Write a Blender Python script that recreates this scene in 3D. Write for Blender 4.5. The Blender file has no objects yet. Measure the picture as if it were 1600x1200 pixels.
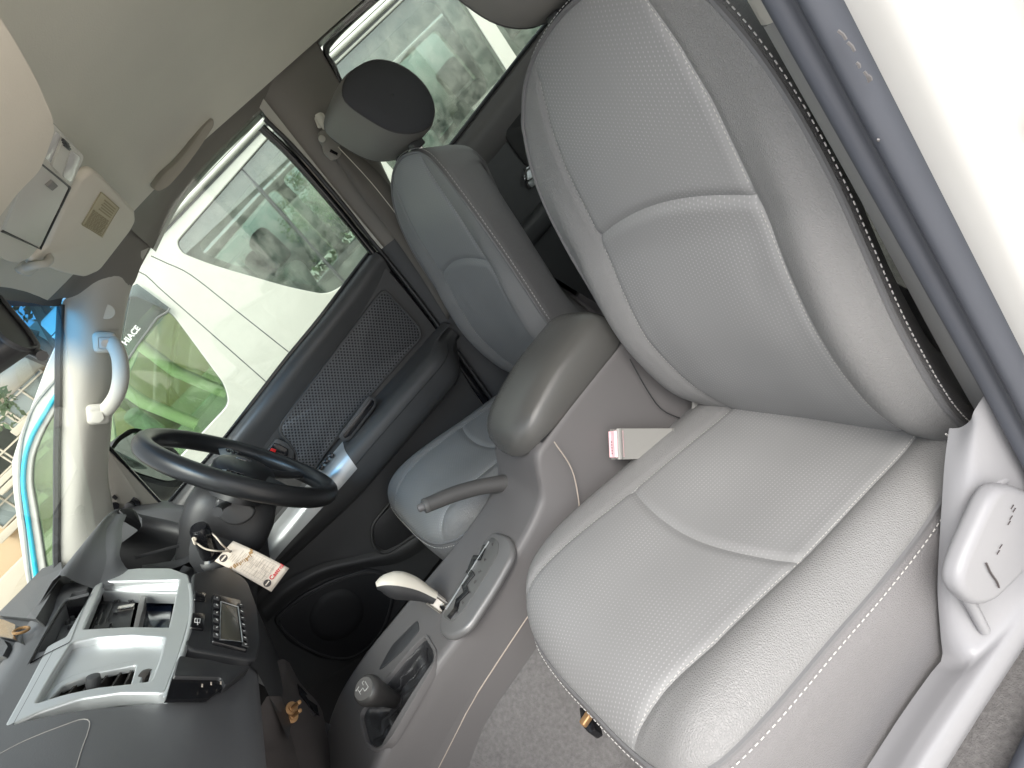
import bpy, bmesh, math, random
import numpy as np
from mathutils import Vector, Matrix
random.seed(7)
SC = bpy.context.scene
# ------------------------------------------------------------------ camera
CAM = np.array([-.99494, .24440, .90300]); FPX = 939.13
ROT = np.array([[-.42744962, -.62141978, -.65660055], [-.0782895, .74901281, -.65791379], [.90064287, -.22982007, -.36881589]])
cd = bpy.data.cameras.new('camera'); cam = bpy.data.objects.new('camera', cd); SC.collection.objects.link(cam)
cd.sensor_width = 36; cd.lens = FPX * 36 / 1600; cd.clip_start = .01; cd.clip_end = 400
cam.matrix_world = Matrix(((ROT[0][0], -ROT[1][0], -ROT[2][0], CAM[0]), (ROT[0][1], -ROT[1][1], -ROT[2][1], CAM[1]),
                           (ROT[0][2], -ROT[1][2], -ROT[2][2], CAM[2]), (0, 0, 0, 1)))
SC.camera = cam
# ------------------------------------------------------------------ light
SUN_EL, SUN_AZ = math.radians(54), math.radians(-72)      # azimuth from +Y (truck nose) towards +X
w = bpy.data.worlds.new('World'); SC.world = w; w.use_nodes = True
nt = w.node_tree; bg = nt.nodes['Background']
sky = nt.nodes.new('ShaderNodeTexSky'); sky.sky_type = 'NISHITA'; sky.sun_disc = False
sky.sun_elevation = SUN_EL; sky.sun_rotation = SUN_AZ; sky.dust_density = 4.0; sky.air_density = 1.0; sky.ozone_density = 1.0
hs = nt.nodes.new('ShaderNodeHueSaturation'); hs.inputs['Saturation'].default_value = .26
nt.links.new(sky.outputs[0], hs.inputs['Color']); nt.links.new(hs.outputs[0], bg.inputs[0]); bg.inputs[1].default_value = .15
sd = bpy.data.lights.new('sun', 'SUN'); sd.energy = 1.3; sd.angle = math.radians(40); sd.color = (1, .95, .87)
sun = bpy.data.objects.new('sun', sd); SC.collection.objects.link(sun)
sdir = Vector((math.sin(SUN_AZ) * math.cos(SUN_EL), math.cos(SUN_AZ) * math.cos(SUN_EL), math.sin(SUN_EL)))
sun.rotation_euler = sdir.to_track_quat('Z', 'Y').to_euler()
vs = SC.view_settings; vs.view_transform = 'Standard'; vs.look = 'None'; vs.gamma = 1; vs.exposure = 1.15
SC.cycles.max_bounces = 10; SC.cycles.diffuse_bounces = 5; SC.cycles.glossy_bounces = 4; SC.cycles.transparent_max_bounces = 24
SC.cycles.use_denoising = True; SC.cycles.sample_clamp_indirect = 6
# ------------------------------------------------------------------ helpers
def ray(px, py):
    return ROT.T @ np.array([(px - 800) / FPX, (py - 600) / FPX, 1.0])
def on(px, py, ax, val):                  # where the line of sight through a photo pixel meets the plane axis = val
    d = ray(px, py); return CAM + (val - CAM[ax]) / d[ax] * d
def X_(px, py, v): return on(px, py, 0, v)
def Y_(px, py, v): return on(px, py, 1, v)
def Z_(px, py, v): return on(px, py, 2, v)
def P_(px, py, p, n):
    d = ray(px, py); n = np.array(n, float); return CAM + ((np.array(p, float) - CAM) @ n) / (d @ n) * d
def XX(v, *pts): return [X_(a, b, v) for a, b in pts]
V = lambda *a: np.array(a, float)
def interp(x, xs, ys): return float(np.interp(x, xs, ys))
def smooth(a, b, x):
    t = min(1, max(0, (x - a) / (b - a))); return t * t * (3 - 2 * t)
def hermite(x, xs, ys):                   # smooth interpolation through a table
    xs = np.array(xs, float); ys = np.array(ys, float); m = np.gradient(ys, xs)
    x = min(max(x, xs[0]), xs[-1]); i = min(len(xs) - 2, max(0, int(np.searchsorted(xs, x)) - 1))
    h = xs[i + 1] - xs[i]; t = (x - xs[i]) / h
    return (2*t**3-3*t*t+1)*ys[i] + (t**3-2*t*t+t)*h*m[i] + (-2*t**3+3*t*t)*ys[i+1] + (t**3-t*t)*h*m[i+1]
def crv(pts, n, closed=False):            # smooth curve through points, n samples evenly spaced by length
    P = [np.array(p, float) for p in pts]
    Q = [P[-1]] + P + [P[0], P[1]] if closed else [2 * P[0] - P[1]] + P + [2 * P[-1] - P[-2]]
    out = []
    for i in range(1, len(Q) - 2):
        a, b, c, d = Q[i - 1], Q[i], Q[i + 1], Q[i + 2]
        for k in range(16):
            t = k / 16
            out.append(.5 * (2*b + (c-a)*t + (2*a-5*b+4*c-d)*t*t + (3*b-a-3*c+d)*t**3))
    out.append(Q[-2]); out = np.array(out)
    L = np.concatenate([[0], np.cumsum(np.linalg.norm(np.diff(out, axis=0), axis=1))])
    s = np.linspace(0, L[-1], n + 1 if closed else n)
    r = np.stack([np.interp(s, L, out[:, k]) for k in range(3)], 1)
    return r[:-1] if closed else r
def lin(pts, n):
    P = np.array(pts, float); L = np.concatenate([[0], np.cumsum(np.linalg.norm(np.diff(P, axis=0), axis=1))])
    s = np.linspace(0, L[-1], n); return np.stack([np.interp(s, L, P[:, k]) for k in range(3)], 1)
def fillet(pts, r, n=5):                  # round the corners of a closed outline
    P = [np.array(p, float) for p in pts]; out = []
    for i in range(len(P)):
        a, b, c = P[i - 1], P[i], P[(i + 1) % len(P)]
        rr = r[i] if isinstance(r, (list, tuple)) else r
        d1 = np.linalg.norm(a - b); d2 = np.linalg.norm(c - b)
        q = min(rr, d1 * .48, d2 * .48)
        if q <= 0: out.append(b); continue
        p0 = b + (a - b) / d1 * q; p1 = b + (c - b) / d2 * q
        for k in range(n + 1):
            t = k / n; out.append((1-t)**2 * p0 + 2*t*(1-t) * b + t*t * p1)
    return out
COL = SC.collection
def link(o, parent=None):
    COL.objects.link(o)
    if parent is not None: o.parent = parent
    return o
def raw(name, verts, faces, m, parent=None, smooth_=True, uv=None):
    me = bpy.data.meshes.new(name); me.from_pydata([tuple(map(float, v)) for v in verts], [], [tuple(map(int, f)) for f in faces])
    if m: me.materials.append(m)
    if smooth_ is not False:
        me.polygons.foreach_set('use_smooth', [True] * len(me.polygons))
        if smooth_ is not True: me.set_sharp_from_angle(angle=math.radians(smooth_))
    if uv is not None:
        l = me.uv_layers.new(name='UVMap')
        for lp in me.loops: l.data[lp.index].uv = uv[lp.vertex_index]
    me.update()
    return link(bpy.data.objects.new(name, me), parent)
def from_bm(name, bm, m, parent=None, ang=35):
    bmesh.ops.recalc_face_normals(bm, faces=bm.faces)
    me = bpy.data.meshes.new(name); bm.to_mesh(me); bm.free()
    if m: me.materials.append(m)
    me.polygons.foreach_set('use_smooth', [True] * len(me.polygons)); me.set_sharp_from_angle(angle=math.radians(ang))
    return link(bpy.data.objects.new(name, me), parent)
def thing(name, label, cat, loc=(0, 0, 0), group=None):
    o = bpy.data.objects.new(name, None); o.empty_display_size = .05; COL.objects.link(o)
    o['label'] = label; o['category'] = cat
    if group: o['group'] = group
    return o
def tag(o, label, cat, group=None):
    o['label'] = label; o['category'] = cat
    if group: o['group'] = group
    return o
def struct(o): o['kind'] = 'structure'; return o
def gridfaces(nr, nc, closed=False, off=0):
    f = []
    for r in range(nr - 1):
        for c in range(nc if closed else nc - 1):
            d = (c + 1) % nc
            f.append((off + r*nc + c, off + r*nc + d, off + (r+1)*nc + d, off + (r+1)*nc + c))
    return f
def grid(name, G, m, parent=None, uv=None, closed=False, ang=True):
    G = np.array(G); nr, nc = G.shape[:2]
    return raw(name, G.reshape(-1, 3), gridfaces(nr, nc, closed), m, parent, ang, None if uv is None else np.array(uv).reshape(-1, 2))
def loft(name, curves, m, parent=None, nu=24, nv=12, smoothv=True, closed=False, thick=0, ang=True):
    cs = [crv(c, nu, closed) for c in curves]
    rows = []
    cols = [(crv if smoothv else lin)([c[i] for c in cs], nv) for i in range(len(cs[0]))]
    G = np.array(cols).transpose(1, 0, 2)
    o = grid(name, G, m, parent, closed=closed, ang=ang)
    if thick:
        s = o.modifiers.new('s', 'SOLIDIFY'); s.thickness = thick; s.offset = 0
    return o
def tube(name, pts, r, m, parent=None, seg=8, closed=False, smooth_pts=None, caps=True):
    P = np.array(crv(pts, smooth_pts, closed) if smooth_pts else pts, float); n = len(P)
    rs = r if hasattr(r, '__len__') else [r] * n
    if len(rs) != n: rs = np.interp(np.linspace(0, 1, n), np.linspace(0, 1, len(rs)), rs)
    T = np.gradient(P, axis=0) if not closed else (np.roll(P, -1, 0) - np.roll(P, 1, 0))
    T /= np.linalg.norm(T, axis=1)[:, None] + 1e-12
    up = V(0, 0, 1) if abs(T[0][2]) < .9 else V(1, 0, 0)
    N = up - T[0] * (up @ T[0]); N /= np.linalg.norm(N)
    verts = []
    for i in range(n):
        N = N - T[i] * (N @ T[i]); N /= np.linalg.norm(N); B = np.cross(T[i], N)
        for k in range(seg):
            a = 2 * math.pi * k / seg; verts.append(P[i] + rs[i] * (math.cos(a) * N + math.sin(a) * B))
    f = gridfaces(n, seg, True)
    if closed:
        # join the last ring to the first with the offset that twists least
        d = [np.linalg.norm(verts[(n-1)*seg] - verts[k]) for k in range(seg)]; k0 = int(np.argmin(d))
        f += [((n-1)*seg + k, (n-1)*seg + (k+1) % seg, (k+1+k0) % seg, (k+k0) % seg) for k in range(seg)]
    elif caps:
        f += [tuple(range(seg))[::-1], tuple(range((n-1)*seg, n*seg))]
    return raw(name, verts, f, m, parent, 50)
def frame(ex, ey):
    ex = np.array(ex, float); ex /= np.linalg.norm(ex); ey = np.array(ey, float); ey -= ex * (ey @ ex); ey /= np.linalg.norm(ey)
    return ex, ey, np.cross(ex, ey)
def rbox(name, c, size, m, parent=None, bev=.004, axes=None, seg=3, taper=None):
    bm = bmesh.new(); bmesh.ops.create_cube(bm, size=1)
    ex, ey, ez = axes if axes else (V(1, 0, 0), V(0, 1, 0), V(0, 0, 1))
    for v in bm.verts:
        s = [v.co[k] * size[k] for k in range(3)]
        if taper and v.co[2] > 0: s[0] *= taper; s[1] *= taper
        v.co = Vector(np.array(c) + s[0]*ex + s[1]*ey + s[2]*ez)
    if bev: bmesh.ops.bevel(bm, geom=list(bm.edges), offset=bev, segments=seg, profile=.5, affect='EDGES')
    return from_bm(name, bm, m, parent)
def slab(name, outline, vec, m, parent=None, bev=.003, seg=2, ang=35):
    """solid panel: a closed outline pushed back along vec, with rounded rims"""
    bm = bmesh.new(); vec = np.array(vec, float)
    a = [bm.verts.new(p) for p in outline]; b = [bm.verts.new(np.array(p) + vec) for p in outline]
    n = len(a); bm.faces.new(a); bm.faces.new(b[::-1])
    for i in range(n): bm.faces.new((a[i], b[i], b[(i+1) % n], a[(i+1) % n]))
    bmesh.ops.recalc_face_normals(bm, faces=bm.faces)
    if bev:
        es = [e for e in bm.edges if (e.verts[0] in a) == (e.verts[1] in a) and len(e.link_faces) == 2]
        bmesh.ops.bevel(bm, geom=es, offset=bev, segments=seg, profile=.5, affect='EDGES', clamp_overlap=True)
    return from_bm(name, bm, m, parent, ang)
def lathe(name, prof, c, axis, m, parent=None, seg=24, ang=40):
    """profile of (radius, height) turned about axis through c"""
    ax = np.array(axis, float); ax /= np.linalg.norm(ax); t = V(1, 0, 0) if abs(ax[0]) < .8 else V(0, 1, 0)
    e1 = np.cross(ax, t); e1 /= np.linalg.norm(e1); e2 = np.cross(ax, e1); vs_ = []
    for r, h in prof:
        for k in range(seg):
            a = 2*math.pi*k/seg; vs_.append(np.array(c) + ax*h + r*(math.cos(a)*e1 + math.sin(a)*e2))
    f = gridfaces(len(prof), seg, True); n = len(prof)
    f += [tuple(range(seg))[::-1], tuple(range((n-1)*seg, n*seg))]
    bm = bmesh.new(); me = bpy.data.meshes.new('t'); me.from_pydata([tuple(v) for v in vs_], [], f); bm.from_mesh(me); bpy.data.meshes.remove(me)
    bmesh.ops.remove_doubles(bm, verts=bm.verts, dist=1e-5)
    return from_bm(name, bm, m, parent, ang)
def ringslab(name, outer, inner, vec, m, parent=None, bev=.002, ang=35):
    """flat frame between two outlines with the same number of points, with depth vec"""
    n = len(outer); vec = np.array(vec, float); bm = bmesh.new()
    o1 = [bm.verts.new(p) for p in outer]; i1 = [bm.verts.new(p) for p in inner]
    o2 = [bm.verts.new(np.array(p) + vec) for p in outer]; i2 = [bm.verts.new(np.array(p) + vec) for p in inner]
    es = []
    for k in range(n):
        j = (k + 1) % n
        bm.faces.new((o1[k], o1[j], i1[j], i1[k])); bm.faces.new((o2[k], i2[k], i2[j], o2[j]))
        bm.faces.new((o1[k], o2[k], o2[j], o1[j])); bm.faces.new((i1[k], i1[j], i2[j], i2[k]))
    bmesh.ops.recalc_face_normals(bm, faces=bm.faces)
    if bev:
        s1 = set(o1); s2 = set(i1)
        es = [e for e in bm.edges if (e.verts[0] in s1 and e.verts[1] in s1) or (e.verts[0] in s2 and e.verts[1] in s2)]
        bmesh.ops.bevel(bm, geom=es, offset=bev, segments=2, profile=.5, affect='EDGES', clamp_overlap=True)
    return from_bm(name, bm, m, parent, ang)
def text(name, s, p, ex, ey, h, m, parent=None, depth=.0004, bold=0, align='LEFT', shear=0):
    cu = bpy.data.curves.new(name, 'FONT'); cu.body = s; cu.size = h; cu.extrude = depth; cu.offset = bold; cu.align_x = align; cu.shear = shear
    o = bpy.data.objects.new('t', cu); COL.objects.link(o)
    bpy.context.view_layer.update()
    me = bpy.data.meshes.new_from_object(o.evaluated_get(bpy.context.evaluated_depsgraph_get()))
    bpy.data.objects.remove(o); bpy.data.curves.remove(cu)
    a, b, c = frame(ex, ey); p = np.array(p)
    for v in me.vertices: v.co = Vector(p + v.co[0]*a + v.co[1]*b + v.co[2]*c)
    me.materials.clear(); me.materials.append(m); me.name = name
    return link(bpy.data.objects.new(name, me), parent)
def join_strokes(name, items, m, parent=None, stuff=False):
    """many small boxes (centre, axes, size) as one mesh"""
    vs_, fs = [], []
    for c, (ex, ey, ez), s in items:
        o = len(vs_)
        for i in (-.5, .5):
            for j in (-.5, .5):
                for k in (-.5, .5): vs_.append(c + ex*i*s[0] + ey*j*s[1] + ez*k*s[2])
        fs += [(o, o+1, o+3, o+2), (o+4, o+6, o+7, o+5), (o, o+4, o+5, o+1), (o+2, o+3, o+7, o+6), (o, o+2, o+6, o+4), (o+1, o+5, o+7, o+3)]
    o = raw(name, vs_, fs, m, parent, False)
    if stuff: o['kind'] = 'stuff'
    return o
# ------------------------------------------------------------------ materials
def mat(name, col, rough=.5, metal=0., grain=None, bump=.1, var=0., varscale=6., spec=.5, coat=0., emit=None, trans=None, dirt=None, dirtcol=None, sheen=0, dirtscale=9.):
    m = bpy.data.materials.new(name); m.use_nodes = True; n = m.node_tree.nodes; L = m.node_tree.links
    b = n['Principled BSDF']; c4 = (*col, 1)
    b.inputs['Base Color'].default_value = c4; b.inputs['Roughness'].default_value = rough; b.inputs['Metallic'].default_value = metal
    b.inputs['Specular IOR Level'].default_value = spec; b.inputs['Coat Weight'].default_value = coat
    if sheen: b.inputs['Sheen Weight'].default_value = sheen
    tc = n.new('ShaderNodeTexCoord')
    if var or dirt:
        nz = n.new('ShaderNodeTexNoise'); nz.inputs['Scale'].default_value = varscale; nz.inputs['Detail'].default_value = 5
        L.new(tc.outputs['Object'], nz.inputs['Vector'])
        mx = n.new('ShaderNodeMix'); mx.data_type = 'RGBA'
        mx.inputs['A'].default_value = tuple(x * (1 - var) for x in col) + (1,); mx.inputs['B'].default_value = tuple(min(1, x * (1 + var)) for x in col) + (1,)
        L.new(nz.outputs['Fac'], mx.inputs['Factor']); last = mx.outputs['Result']
        if dirt:
            n2 = n.new('ShaderNodeTexNoise'); n2.inputs['Scale'].default_value = dirtscale; n2.inputs['Detail'].default_value = 8; n2.inputs['Roughness'].default_value = .7
            L.new(tc.outputs['Object'], n2.inputs['Vector'])
            rp = n.new('ShaderNodeValToRGB'); rp.color_ramp.elements[0].position = 1 - dirt; rp.color_ramp.elements[1].position = min(1, 1 - dirt + .12)
            L.new(n2.outputs['Fac'], rp.inputs['Fac'])
            m2 = n.new('ShaderNodeMix'); m2.data_type = 'RGBA'; L.new(rp.outputs['Color'], m2.inputs['Factor']); L.new(last, m2.inputs['A'])
            m2.inputs['B'].default_value = (*(dirtcol or [x * .6 for x in col]), 1); last = m2.outputs['Result']
        L.new(last, b.inputs['Base Color'])
        rr = n.new('ShaderNodeMapRange'); rr.inputs['To Min'].default_value = rough * .88; rr.inputs['To Max'].default_value = min(1, rough * 1.12)
        L.new(nz.outputs['Fac'], rr.inputs['Value']); L.new(rr.outputs['Result'], b.inputs['Roughness'])
    if grain:
        kind, sc = grain
        if kind == 'leather':
            t = n.new('ShaderNodeTexVoronoi'); t.inputs['Scale'].default_value = sc; t.feature = 'DISTANCE_TO_EDGE'; out = t.outputs['Distance']
            w2 = n.new('ShaderNodeTexNoise'); w2.inputs['Scale'].default_value = sc * .7; w2.inputs['Detail'].default_value = 2
            vm = n.new('ShaderNodeVectorMath'); vm.operation = 'MULTIPLY_ADD'; L.new(tc.outputs['Object'], w2.inputs['Vector'])
            L.new(w2.outputs['Color'], vm.inputs[0]); vm.inputs[1].default_value = (.6 / sc,) * 3; L.new(tc.outputs['Object'], vm.inputs[2]); L.new(vm.outputs[0], t.inputs['Vector'])
            mr = n.new('ShaderNodeMapRange'); mr.inputs['From Max'].default_value = .28; L.new(out, mr.inputs['Value']); out = mr.outputs['Result']
        elif kind == 'noise':
            t = n.new('ShaderNodeTexNoise'); t.inputs['Scale'].default_value = sc; t.inputs['Detail'].default_value = 4; L.new(tc.outputs['Object'], t.inputs['Vector']); out = t.outputs['Fac']
        bp = n.new('ShaderNodeBump'); bp.inputs['Strength'].default_value = bump; bp.inputs['Distance'].default_value = .001
        L.new(out, bp.inputs['Height']); L.new(bp.outputs[0], b.inputs['Normal'])
    if emit: b.inputs['Emission Color'].default_value = (*emit[0], 1); b.inputs['Emission Strength'].default_value = emit[1]
    return m
def glass(name, tint, refl=1.0, ramp=None, dust=0., ior=1.0, base=.045):
    """thin pane: clear tinted film plus a mirror layer by angle, some dust"""
    m = bpy.data.materials.new(name); m.use_nodes = True; n = m.node_tree.nodes; L = m.node_tree.links
    n.remove(n['Principled BSDF']); out = n['Material Output']
    tr = n.new('ShaderNodeBsdfTransparent'); tr.inputs[0].default_value = (*tint, 1)
    gl = n.new('ShaderNodeBsdfGlossy'); gl.inputs['Roughness'].default_value = .02; gl.inputs['Color'].default_value = (refl, refl, refl, 1)
    lw = n.new('ShaderNodeLayerWeight'); lw.inputs['Blend'].default_value = .5
    pw = n.new('ShaderNodeMath'); pw.operation = 'POWER'; L.new(lw.outputs['Facing'], pw.inputs[0]); pw.inputs[1].default_value = 5
    fr = n.new('ShaderNodeMath'); fr.operation = 'MULTIPLY_ADD'; L.new(pw.outputs[0], fr.inputs[0]); fr.inputs[1].default_value = .9 * ior; fr.inputs[2].default_value = base * ior
    mx = n.new('ShaderNodeMixShader'); L.new(fr.outputs[0], mx.inputs[0]); L.new(tr.outputs[0], mx.inputs[1]); L.new(gl.outputs[0], mx.inputs[2])
    last = mx.outputs[0]; tc = n.new('ShaderNodeTexCoord')
    if ramp:
        sp = n.new('ShaderNodeSeparateXYZ'); L.new(tc.outputs['Object'], sp.inputs[0])
        mr = n.new('ShaderNodeMapRange'); mr.inputs['From Min'].default_value = ramp[0]; mr.inputs['From Max'].default_value = ramp[1]; L.new(sp.outputs['Z'], mr.inputs['Value'])
        cm = n.new('ShaderNodeMix'); cm.data_type = 'RGBA'; cm.inputs['A'].default_value = (*tint, 1); cm.inputs['B'].default_value = (*ramp[2], 1)
        L.new(mr.outputs['Result'], cm.inputs['Factor']); L.new(cm.outputs['Result'], tr.inputs[0])
    if dust:
        df = n.new('ShaderNodeBsdfDiffuse'); df.inputs[0].default_value = (.6, .6, .55, 1)
        nz = n.new('ShaderNodeTexNoise'); nz.inputs['Scale'].default_value = 14; nz.inputs['Detail'].default_value = 8; nz.inputs['Roughness'].default_value = .75; L.new(tc.outputs['Object'], nz.inputs['Vector'])
        mr = n.new('ShaderNodeMapRange'); mr.inputs['From Min'].default_value = .4; mr.inputs['From Max'].default_value = .85; mr.inputs['To Max'].default_value = dust; L.new(nz.outputs['Fac'], mr.inputs['Value'])
        m3 = n.new('ShaderNodeMixShader'); L.new(mr.outputs['Result'], m3.inputs[0]); L.new(last, m3.inputs[1]); L.new(df.outputs[0], m3.inputs[2]); last = m3.outputs[0]
    L.new(last, out.inputs['Surface'])
    return m
def insert_mat(name, col, dotcol):
    """grey leatherette with rows of small woven dots, laid out in metres along the panel"""
    m = mat(name, col, .52, var=.06, varscale=5); n = m.node_tree.nodes; L = m.node_tree.links; b = n['Principled BSDF']
    uv = n.new('ShaderNodeUVMap'); uv.uv_map = 'UVMap'
    sx = n.new('ShaderNodeSeparateXYZ'); L.new(uv.outputs[0], sx.inputs[0])
    def math_(op, a, bv=None):
        q = n.new('ShaderNodeMath'); q.operation = op
        for i, v in enumerate((a, bv)):
            if v is None: continue
            if isinstance(v, (int, float)): q.inputs[i].default_value = v
            else: L.new(v, q.inputs[i])
        return q.outputs[0]
    px, py = .0066, .0048
    row = math_('DIVIDE', sx.outputs['X'], px); ri = math_('FLOOR', row)
    half = math_('MULTIPLY', math_('MODULO', math_('ABSOLUTE', ri), 2), .5)
    fx = math_('SUBTRACT', math_('FRACT', row), .5); fy = math_('SUBTRACT', math_('FRACT', math_('ADD', math_('DIVIDE', sx.outputs['Y'], py), half)), .5)
    d = math_('SQRT', math_('ADD', math_('POWER', math_('MULTIPLY', fx, px / py * 1.15), 2), math_('POWER', fy, 2)))
    mr = n.new('ShaderNodeMapRange'); mr.inputs['From Min'].default_value = .30; mr.inputs['From Max'].default_value = .16; L.new(d, mr.inputs['Value'])
    nz = n.new('ShaderNodeTexNoise'); nz.inputs['Scale'].default_value = 7; tc = n.new('ShaderNodeTexCoord'); L.new(tc.outputs['Object'], nz.inputs['Vector'])
    wr = n.new('ShaderNodeMapRange'); wr.inputs['From Min'].default_value = .35; wr.inputs['From Max'].default_value = .6; wr.inputs['To Min'].default_value = .35; wr.inputs['To Max'].default_value = 1.; L.new(nz.outputs['Fac'], wr.inputs['Value'])
    fac = math_('MULTIPLY', mr.outputs['Result'], wr.outputs['Result'])
    mx = n.new('ShaderNodeMix'); mx.data_type = 'RGBA'; src = b.inputs['Base Color'].links[0].from_socket
    L.new(src, mx.inputs['A']); mx.inputs['B'].default_value = (*dotcol, 1); L.new(fac, mx.inputs['Factor']); L.new(mx.outputs['Result'], b.inputs['Base Color'])
    # low relief: dots sunk a little, weave between them
    bp = n.new('ShaderNodeBump'); bp.inputs['Strength'].default_value = .16; bp.inputs['Distance'].default_value = .0005
    L.new(math_('SUBTRACT', 1., mr.outputs['Result']), bp.inputs['Height']); L.new(bp.outputs[0], b.inputs['Normal'])
    return m
M = {}
M['leather'] = mat('grey_leatherette', (.212, .211, .211), .42, grain=('leather', 350), bump=.42, var=.05, varscale=4)
M['leather_side'] = mat('dark_grey_leatherette', (.185, .18, .184), .46, grain=('leather', 360), bump=.42, var=.05, varscale=4)
M['insert'] = insert_mat('dotted_leatherette', (.236, .237, .239), (.335, .335, .335))
M['piping'] = mat('piping', (.15, .15, .155), .42)
M['thread'] = mat('thread', (.55, .54, .52), .8)
M['headfab'] = mat('headrest_fabric', (.035, .037, .042), .75, grain=('noise', 900), bump=.2)
M['headside'] = mat('headrest_side', (.17, .165, .155), .6, grain=('noise', 500), bump=.15)
M['headliner'] = mat('headliner_cloth', (.70, .68, .595), .9, grain=('noise', 420), bump=.35, var=.05, varscale=9)
M['trimbeige'] = mat('beige_trim', (.52, .50, .45), .55, grain=('noise', 600), bump=.08, var=.03)
M['visor'] = mat('visor_vinyl', (.66, .61, .52), .62, grain=('noise', 500), bump=.2, var=.05, varscale=12)
M['ohplastic'] = mat('overhead_plastic', (.50, .49, .44), .5, grain=('noise', 600), bump=.06, var=.03)
M['black'] = mat('black_plastic', (.034, .034, .036), .45, grain=('noise', 500), bump=.06)
M['gloss'] = mat('gloss_black', (.012, .012, .014), .18)
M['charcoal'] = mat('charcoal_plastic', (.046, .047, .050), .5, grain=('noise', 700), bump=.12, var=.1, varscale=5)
M['dash'] = mat('dash_plastic', (.098, .10, .106), .48, grain=('noise', 650), bump=.15, var=.08, varscale=4, dirt=.30, dirtcol=(.13, .125, .12))
M['doorpl'] = mat('door_plastic', (.066, .066, .067), .42, grain=('noise', 600), bump=.1, var=.08)
M['console'] = mat('console_plastic', (.135, .129, .129), .47, grain=('noise', 700), bump=.12, var=.06, varscale=5, dirt=.27, dirtcol=(.19, .183, .18), dirtscale=30)
M['armrest'] = mat('armrest_vinyl', (.105, .103, .098), .24, grain=('leather', 420), bump=.14, var=.06)
M['silver'] = mat('silver_paint', (.55, .57, .58), .33, metal=.55, grain=('noise', 1200), bump=.05, var=.04)
M['seattrim'] = mat('pale_seat_trim', (.265, .265, .278), .42, grain=('noise', 500), bump=.05, var=.03, dirt=.30, dirtcol=(.17, .165, .16), dirtscale=14)
M['rubber'] = mat('rubber_seal', (.062, .068, .084), .55, var=.12, varscale=14, dirt=.26, dirtcol=(.16, .16, .17))
M['white'] = mat('white_paint', (.56, .555, .535), .22, coat=.5, var=.02)
M['whitevan'] = mat('van_white_paint', (.60, .597, .555), .22, coat=.5)
M['carpet'] = mat('grey_carpet', (.145, .14, .14), .95, grain=('noise', 420), bump=1.6, var=.45, varscale=160)
M['floordark'] = mat('dark_floor_mat', (.05, .049, .05), .85, grain=('noise', 400), bump=.3)
M['chrome'] = mat('chrome', (.75, .75, .75), .12, metal=1)
M['steel'] = mat('bare_steel', (.45, .42, .38), .4, metal=.8, var=.1)
M['brass'] = mat('rusty_bolt', (.42, .25, .12), .45, metal=.6, var=.3, varscale=60)
M['gaiter'] = mat('gaiter_leather', (.028, .028, .030), .36, grain=('leather', 300), bump=.2, var=.1)
M['knobivory'] = mat('ivory_knob', (.62, .58, .50), .35, var=.05)
M['pink'] = mat('faded_red_button', (.88, .58, .62), .4)
M['card'] = mat('card_paper', (.72, .63, .54), .85, var=.04, varscale=30)
M['red'] = mat('red_print', (.6, .03, .04), .6)
M['ink'] = mat('dark_print', (.06, .05, .05), .7)
M['greyink'] = mat('faint_print', (.42, .36, .31), .8)
M['rust'] = mat('brown_stain', (.36, .22, .10), .9, var=.4, varscale=120)
M['string'] = mat('cotton_string', (.62, .55, .46), .9)
M['cyan'] = mat('cyan_tape', (.03, .55, .78), .45)
M['lcd'] = mat('lcd_panel', (.11, .105, .085), .25)
M['whiteink'] = mat('white_print', (.8, .8, .8), .6)
M['redbtn'] = mat('red_switch', (.75, .02, .02), .35)
M['glass'] = glass('side_glass', (.90, .95, .91), dust=.05)
M['windscreen'] = glass('windscreen_glass', (.90, .96, .93), ramp=(1.070, 1.125, (.05, .32, .66)), ior=.7)
M['vanglass'] = glass('van_glass', (.80, .86, .83), dust=.30, base=.16)
M['vandoorglass'] = glass('van_door_glass', (.62, .76, .58), dust=.12, base=.10)
M['smoke'] = glass('smoked_acrylic', (.45, .52, .55))
M['lens'] = mat('lamp_lens', (.5, .5, .48), .15, var=.2, varscale=30)
M['mirror'] = mat('mirror_glass', (.20, .225, .22), .05, metal=1, dirt=.4, dirtcol=(.5, .5, .47), dirtscale=30)
M['trimshade'] = mat('side_trim_shaded', (.20, .185, .165), .6, grain=('noise', 500), bump=.12, var=.05)  # shading along roof rails and pillars is put into this darker trim colour
# ------------------------------------------------------------------ cab shell
cab = thing('pickup_cab', 'white pickup cab with beige headliner, pillars and windscreen around the seats', 'pickup cab')
def hl(x, y):                                        # headliner height
    z = 1.262 - .105 * abs(x / .56) ** 3.2 * (1 - .75 * smooth(.05, .40, y))
    z -= .072 * smooth(.02, .42, y) + .02 * smooth(-.9, -1.5, y)
    return z
ysl = np.linspace(-1.5, .42, 40); xsl = np.linspace(-.472, .472, 41)
grid('headliner', [[(x, y, hl(x, y)) for x in xsl] for y in ysl], M['headliner'], cab)
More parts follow.
